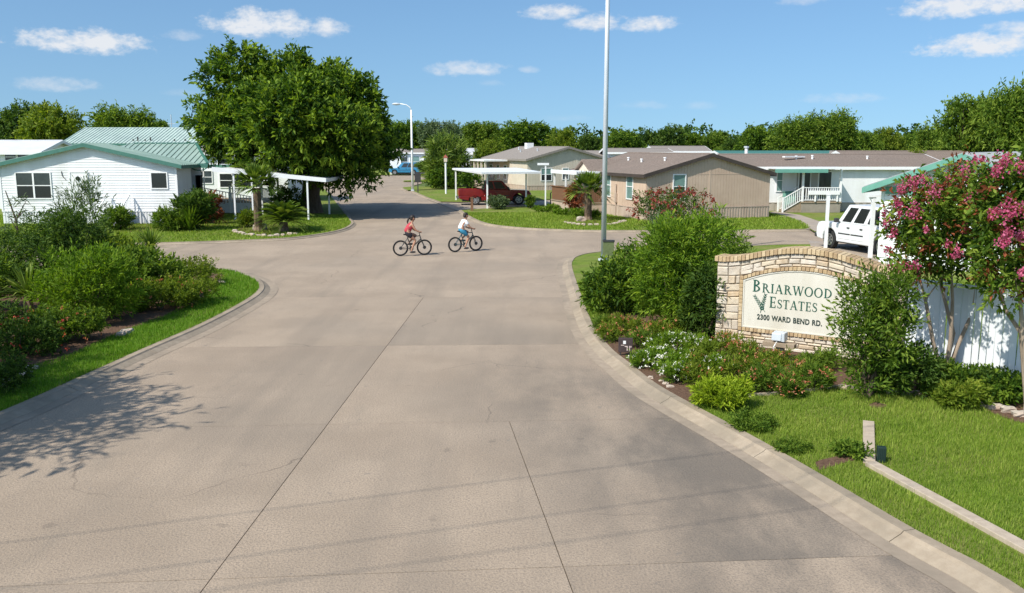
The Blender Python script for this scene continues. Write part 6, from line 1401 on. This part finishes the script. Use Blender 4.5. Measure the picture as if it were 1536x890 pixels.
# flower bed
def clump(name, label, px, py, w, h, mat, seed, petals=None, tufts=110, leaf=.10, wid=.018, up=1.2):
    return shrub(name, label, 'plant', px, py, w * 1.15, h * 1.15, mat, seed, tufts, 12, .12, leaf, wid, up=up, n=6, petals=petals, spread=.55, depthk=1.0, base=.02, z0=LZ)
FB2 = [(915, 512, .5, .3, 'o', 'russet'), (945, 503, .7, .36, 'o', 'russet'), (985, 512, .7, .38, 'o', 'russet'), (1010, 505, .6, .36, 'o', 'russet'), (1020, 528, .6, .36, 'w', 'white'), (1045, 536, .6, .34, 'w', 'white'), (965, 552, .45, .26, 'w', 'white'), (985, 548, .5, .3, 'w', 'white'), (1005, 560, .5, .33, 'w', 'white'), (1010, 574, .42, .3, 'w', 'white'), (1050, 562, .55, .36, 'y', 'golden'), (1075, 566, .5, .32, 'w', 'white'), (1040, 576, .5, .3, 'y', 'golden'), (1090, 532, .6, .4, 'o', 'orange'), (1115, 545, .6, .38, 'o', 'orange'), (1135, 552, .5, .3, 'r', 'coral'),
       (1165, 566, .55, .45, 'o', 'orange'), (1150, 582, .6, .36, 'r', 'coral'), (1130, 590, .5, .3, 'r', 'coral'), (1180, 590, .5, .3, 'r', 'coral'), (1205, 576, .6, .36, 'r', 'coral'), (1225, 586, .5, .32, 'r', 'coral'), (1185, 596, .4, .24, 'r', 'coral'), (1240, 556, .5, .3, 'g', 'green'), (1215, 560, .45, .28, 'g', 'green'), (905, 497, .4, .25, 'g', 'green')]
where = ['by the plaque at the kerb', 'behind the plaque', 'below the dark oleander', 'at the foot of the bright bush', 'at the foot of the sign bush', 'nearest the left end of the sign', 'just right of the plaque', 'beside the kerb right of the plaque', 'in the middle of the white patch', 'at the front of the white patch', 'behind the clipped lime shrub', 'right of the white patch', 'left behind the clipped lime shrub', 'left of the floodlight at the wall', 'just left of the floodlight', 'below the floodlight timber', 'right below the floodlight', 'between floodlight and lawn edging', 'right of the clipped lime shrub', 'at the lawn edging middle', 'right of the floodlight', 'nearest the upright sign shrub', 'right at the lawn edging', 'at the wall before the sign shrub', 'at the wall right of the floodlight', 'at the top corner of the bed']
for i, (px, py, w, h, t, nm) in enumerate(FB2):
    pm = {'o': (f_coral, 18, .035, .6), 'w': (f_white, 34, .032, .4), 'y': (f_coral, 10, .032, .5), 'r': (f_coral, 20, .038, .4), 'g': None}[t]; mt = {'o': g_yel, 'w': g_lime, 'y': g_yel, 'r': g_mid, 'g': g_mid}[t]
    clump('bedding_plant', '%s bedding plant %s' % ({'russet': 'russet tipped', 'white': 'white flowering', 'golden': 'golden leaved', 'orange': 'orange tipped', 'coral': 'coral flowering', 'green': 'plain green'}[nm], where[i]), px, py, w, h, mt, 200 + i, pm)
for i, (px, py, w, h, mt, pm, lb) in enumerate(((925, 500, .6, .34, g_yel, (f_coral, 14, .035, .6), 'russet tipped bedding plant left behind the plaque'), (960, 522, .6, .34, g_mid, (f_coral, 12, .035, .6), 'russet tipped bedding plant right of the plaque'), (990, 532, .55, .36, g_lime, (f_white, 26, .032, .4), 'white flowering bedding plant behind the white patch'), (1028, 560, .5, .32, g_lime, (f_white, 22, .032, .4), 'white flowering bedding plant in the heart of the bed'), (1105, 572, .55, .34, g_yel, (f_coral, 10, .035, .5), 'yellow green bedding plant behind the lime shrub to its right'), (1140, 570, .55, .36, g_yel, (f_coral, 14, .035, .5), 'orange tipped bedding plant in front of the floodlight'), (1060, 546, .5, .36, g_yel, None, 'golden strap leaved bedding plant before the sign bush'))):
    clump('bedding_plant', lb, px, py, w, h, mt, 240 + i, pm)
shrub('lime_shrub', 'clipped bright lime green shrub at the front of the sign bed', 'shrub', 1080, 612, .95, .48, g_lemon, 120, 560, 12, .12, .10, .022, up=.9, n=8, vary=.2, spread=.6, base=.02)
shrub('creeping_shrub', 'dark creeping ground cover below the lime shrub beside the kerb', 'plant', 1128, 640, .75, .14, g_mid, 121, 520, 12, .09, .05, .018, up=.5, n=8, base=.0, depthk=1.3)
shrub('creeping_shrub', 'dark creeping ground cover farther down along the kerb', 'plant', 1186, 676, .55, .08, g_mid, 122, 300, 12, .07, .05, .014, up=.5, n=8, base=.0)
shrub('weed_patch', 'dark leafy weeds left of the bend of the concrete edging', 'plant', 1276, 684, .5, .13, g_mid, 123, 120, 10, .1, .08, .03, base=0)
for i, (px, py, w, h, m_, lb) in enumerate(((1398, 578, .9, .45, g_mid, 'leafy ground cover at the left foot of the crepe myrtle'), (1440, 586, 1.0, .42, g_oak, 'leafy ground cover under the middle of the white fence'), (1475, 592, .9, .42, g_dark, 'dark ground cover along the fence right of the crepe myrtle'), (1510, 604, .9, .4, g_oak, 'ground cover at the right end of the visible fence'), (1440, 610, .8, .34, g_yel, 'yellow green clump spilling over the stones before the fence'), (1415, 600, .5, .2, g_mid, 'small green clump over the stone edging below the crepe myrtle'))): shrub('ground_cover', lb, 'plant', px, py, w, h, m_, 130 + i, 260, 12, .14, .085, .035, base=.0)

# edging stones
def rock(px, py, sx, sy, sz, label, seed, group, z0=LZ):
    r = random.Random(seed); mb = MB(); mb.ball((0, 0, 0), 1, 1, 1, 8, 6); v = []
    for (x, y, z) in mb.v:
        k = .8 + .3 * r.random(); c = lambda q: max(-.72, min(.72, q)) ; v.append((c(x) * sx * k * 1.2, c(y) * sy * k * 1.2, c(z) * sz * k * 1.2))
    mb.v = v; o = mb.build('edging_stone', m_rock, None); p = G(px, py, z0); o.location = (p.x, p.y, z0 + sz * .45); o.rotation_euler = (0, 0, r.uniform(-.3, .3)); tag(o, label, 'stone', group); return o
nst = 0
def stones(pts, n, sx, sy, sz, label, grp, jit=2):
    global nst
    P = smooth(W_(pts), .05)
    for i in range(n):
        p = P[int((i + .5) / n * (len(P) - 1))]; nst += 1; r = random.Random(nst); k = r.uniform(.75, 1.3)
        o = rock(0, 500, sx * k, sy * r.uniform(.8, 1.2), sz * r.uniform(.7, 1.2), label, nst, grp); o.location.x, o.location.y = p.x + r.uniform(-.04, .04), p.y + r.uniform(-.04, .04)
stones([(1335, 598), (1400, 604), (1440, 610), (1500, 624), (1536, 634)], 12, .15, .10, .07, 'rough stone in the edging row between lawn and fence planting', 'edging stones before the fence')
stones([(1262, 590), (1290, 594), (1330, 597)], 4, .16, .08, .05, 'flat pale stone in the edging below the upright sign shrub', 'edging stones below the sign shrub')
stones([(352, 351), (372, 356), (410, 358), (446, 354)], 14, .16, .1, .09, 'small pale stone ringing the palm bed before the carport', 'stones ringing the left palm bed')
stones([(846, 337), (870, 341), (915, 340), (936, 335)], 16, .15, .1, .09, 'tan stone ringing the bed of the palm by the deck', 'stones ringing the right palm bed')
stones([(0, 590), (20, 580), (40, 568), (48, 560)], 6, .13, .09, .06, 'flat white stone edging the clipped dome shrub', 'white stones at the left edge')
stones([(178, 512), (196, 503)], 3, .12, .09, .09, 'pale stone at the edge of the left island bed below the glossy shrub', 'stones below the glossy shrub')
stones([(302, 434), (328, 428)], 3, .3, .1, .05, 'flat pale stone at the right tip of the left island bed', 'stones at the island tip')
stones([(975, 575), (995, 582), (1010, 592)], 4, .07, .05, .035, 'small loose stone on the mulch beside the kerb', 'loose stones in the sign bed')
rock(391, 346, .42, .3, .3, 'large flat pale boulder at the foot of the small fan palm', 901, None); rock(871, 333, .32, .24, .26, 'white boulder left of the palm by the deck', 902, None)
# thin concrete edging between lawn and flower bed
le = thing('lawn_edging', 'thin pale concrete edging between near lawn and flower bed', 'edging', (0, 0, 0)); P = smooth(W_([(1110, 603), (1160, 600), (1215, 595), (1262, 588)]), .1)
Q = offset(P, .05); n = len(P); q0 = 0
for k in range(5):
    i0, i1 = int(k * (n - 1) / 5), int((k + 1) * (n - 1) / 5); poly = [P[i][:2] for i in range(i0, i1 + 1)] + [Q[i][:2] for i in range(i1, i0 - 1, -1)]; a = Vector(poly[0]); 
    MB().prism(poly, LZ - .03, LZ + .055).build('edging_section', m_edge, le)

# ------------------------------------------------------------------ grass
worn = []
for pts in ([(1228, 716), (1262, 706), (1300, 694), (1290, 688), (1250, 696), (1222, 704)], [(1452, 612), (1500, 634), (1560, 650), (1560, 634), (1500, 622)], [(1300, 618), (1318, 622), (1330, 616), (1312, 612)]):
    wp_ = smooth(W_(pts + pts[:1]), .12)[:-1]; worn.append(wp_); flat('bare_soil', wp_, LZ + .006, m_mulch, kind='structure')
bedR = W_([(884, 495), (906, 522), (940, 552), (984, 585), (1030, 612), (1080, 604), (1140, 600), (1205, 594), (1262, 588), (1330, 598), (1420, 604), (1500, 628), (1700, 670), (1700, 600), (1400, 556), (1340, 545), (1100, 515), (1000, 480), (930, 470)])
bedL = W_([(-300, 556), (-60, 556), (40, 560), (110, 538), (185, 503), (250, 478), (300, 456), (330, 430), (334, 418), (300, 411), (60, 412), (-300, 430)])
sA, sB = (G(1294, 694, .16), G(1313, 692, .16), G(1312, 631, .16), G(1295, 631, .16)), (G(1296, 696, .16), G(1312, 687, .16), G(1560, 820, .16), G(1548, 835, .16))
rl_poly = list(ri) + [Vector((40, 40, 0)), Vector((40, 4, 0))]
gr1 = link('grass', grass_mesh('grass_right', rl_poly, LZ, 2900, .062, .010, g_blade, 5, ymax=30, holes=[bedR, sA, sB] + worn, fall=13.5)); tag(gr1, 'mown grass of the lawn around the stone sign', kind='stuff')
gr2 = link('grass', grass_mesh('grass_left', li, LZ, 2900, .06, .010, g_blade2, 6, ymax=34, holes=(bedL,), fall=15)); tag(gr2, 'mown grass of the left island lawn', kind='stuff')

far1 = link('grass', grass_mesh('grass_far_right', list(tl) + [G(1100, 300), G(900, 296), G(815, 309), G(760, 313)], LZ, 170, .05, .012, g_blade, 15, ymax=62)); tag(far1, 'mown grass of the corner lawn before the tan house', kind='stuff')
far2 = link('grass', grass_mesh('grass_far_left', list(lh) + [Vector((-60, 150, 0)), Vector((-120, 150, 0)), Vector((-120, 40, 0))], LZ, 170, .05, .012, g_blade, 16, ymax=60)); tag(far2, 'mown grass before the white clapboard house', kind='stuff')
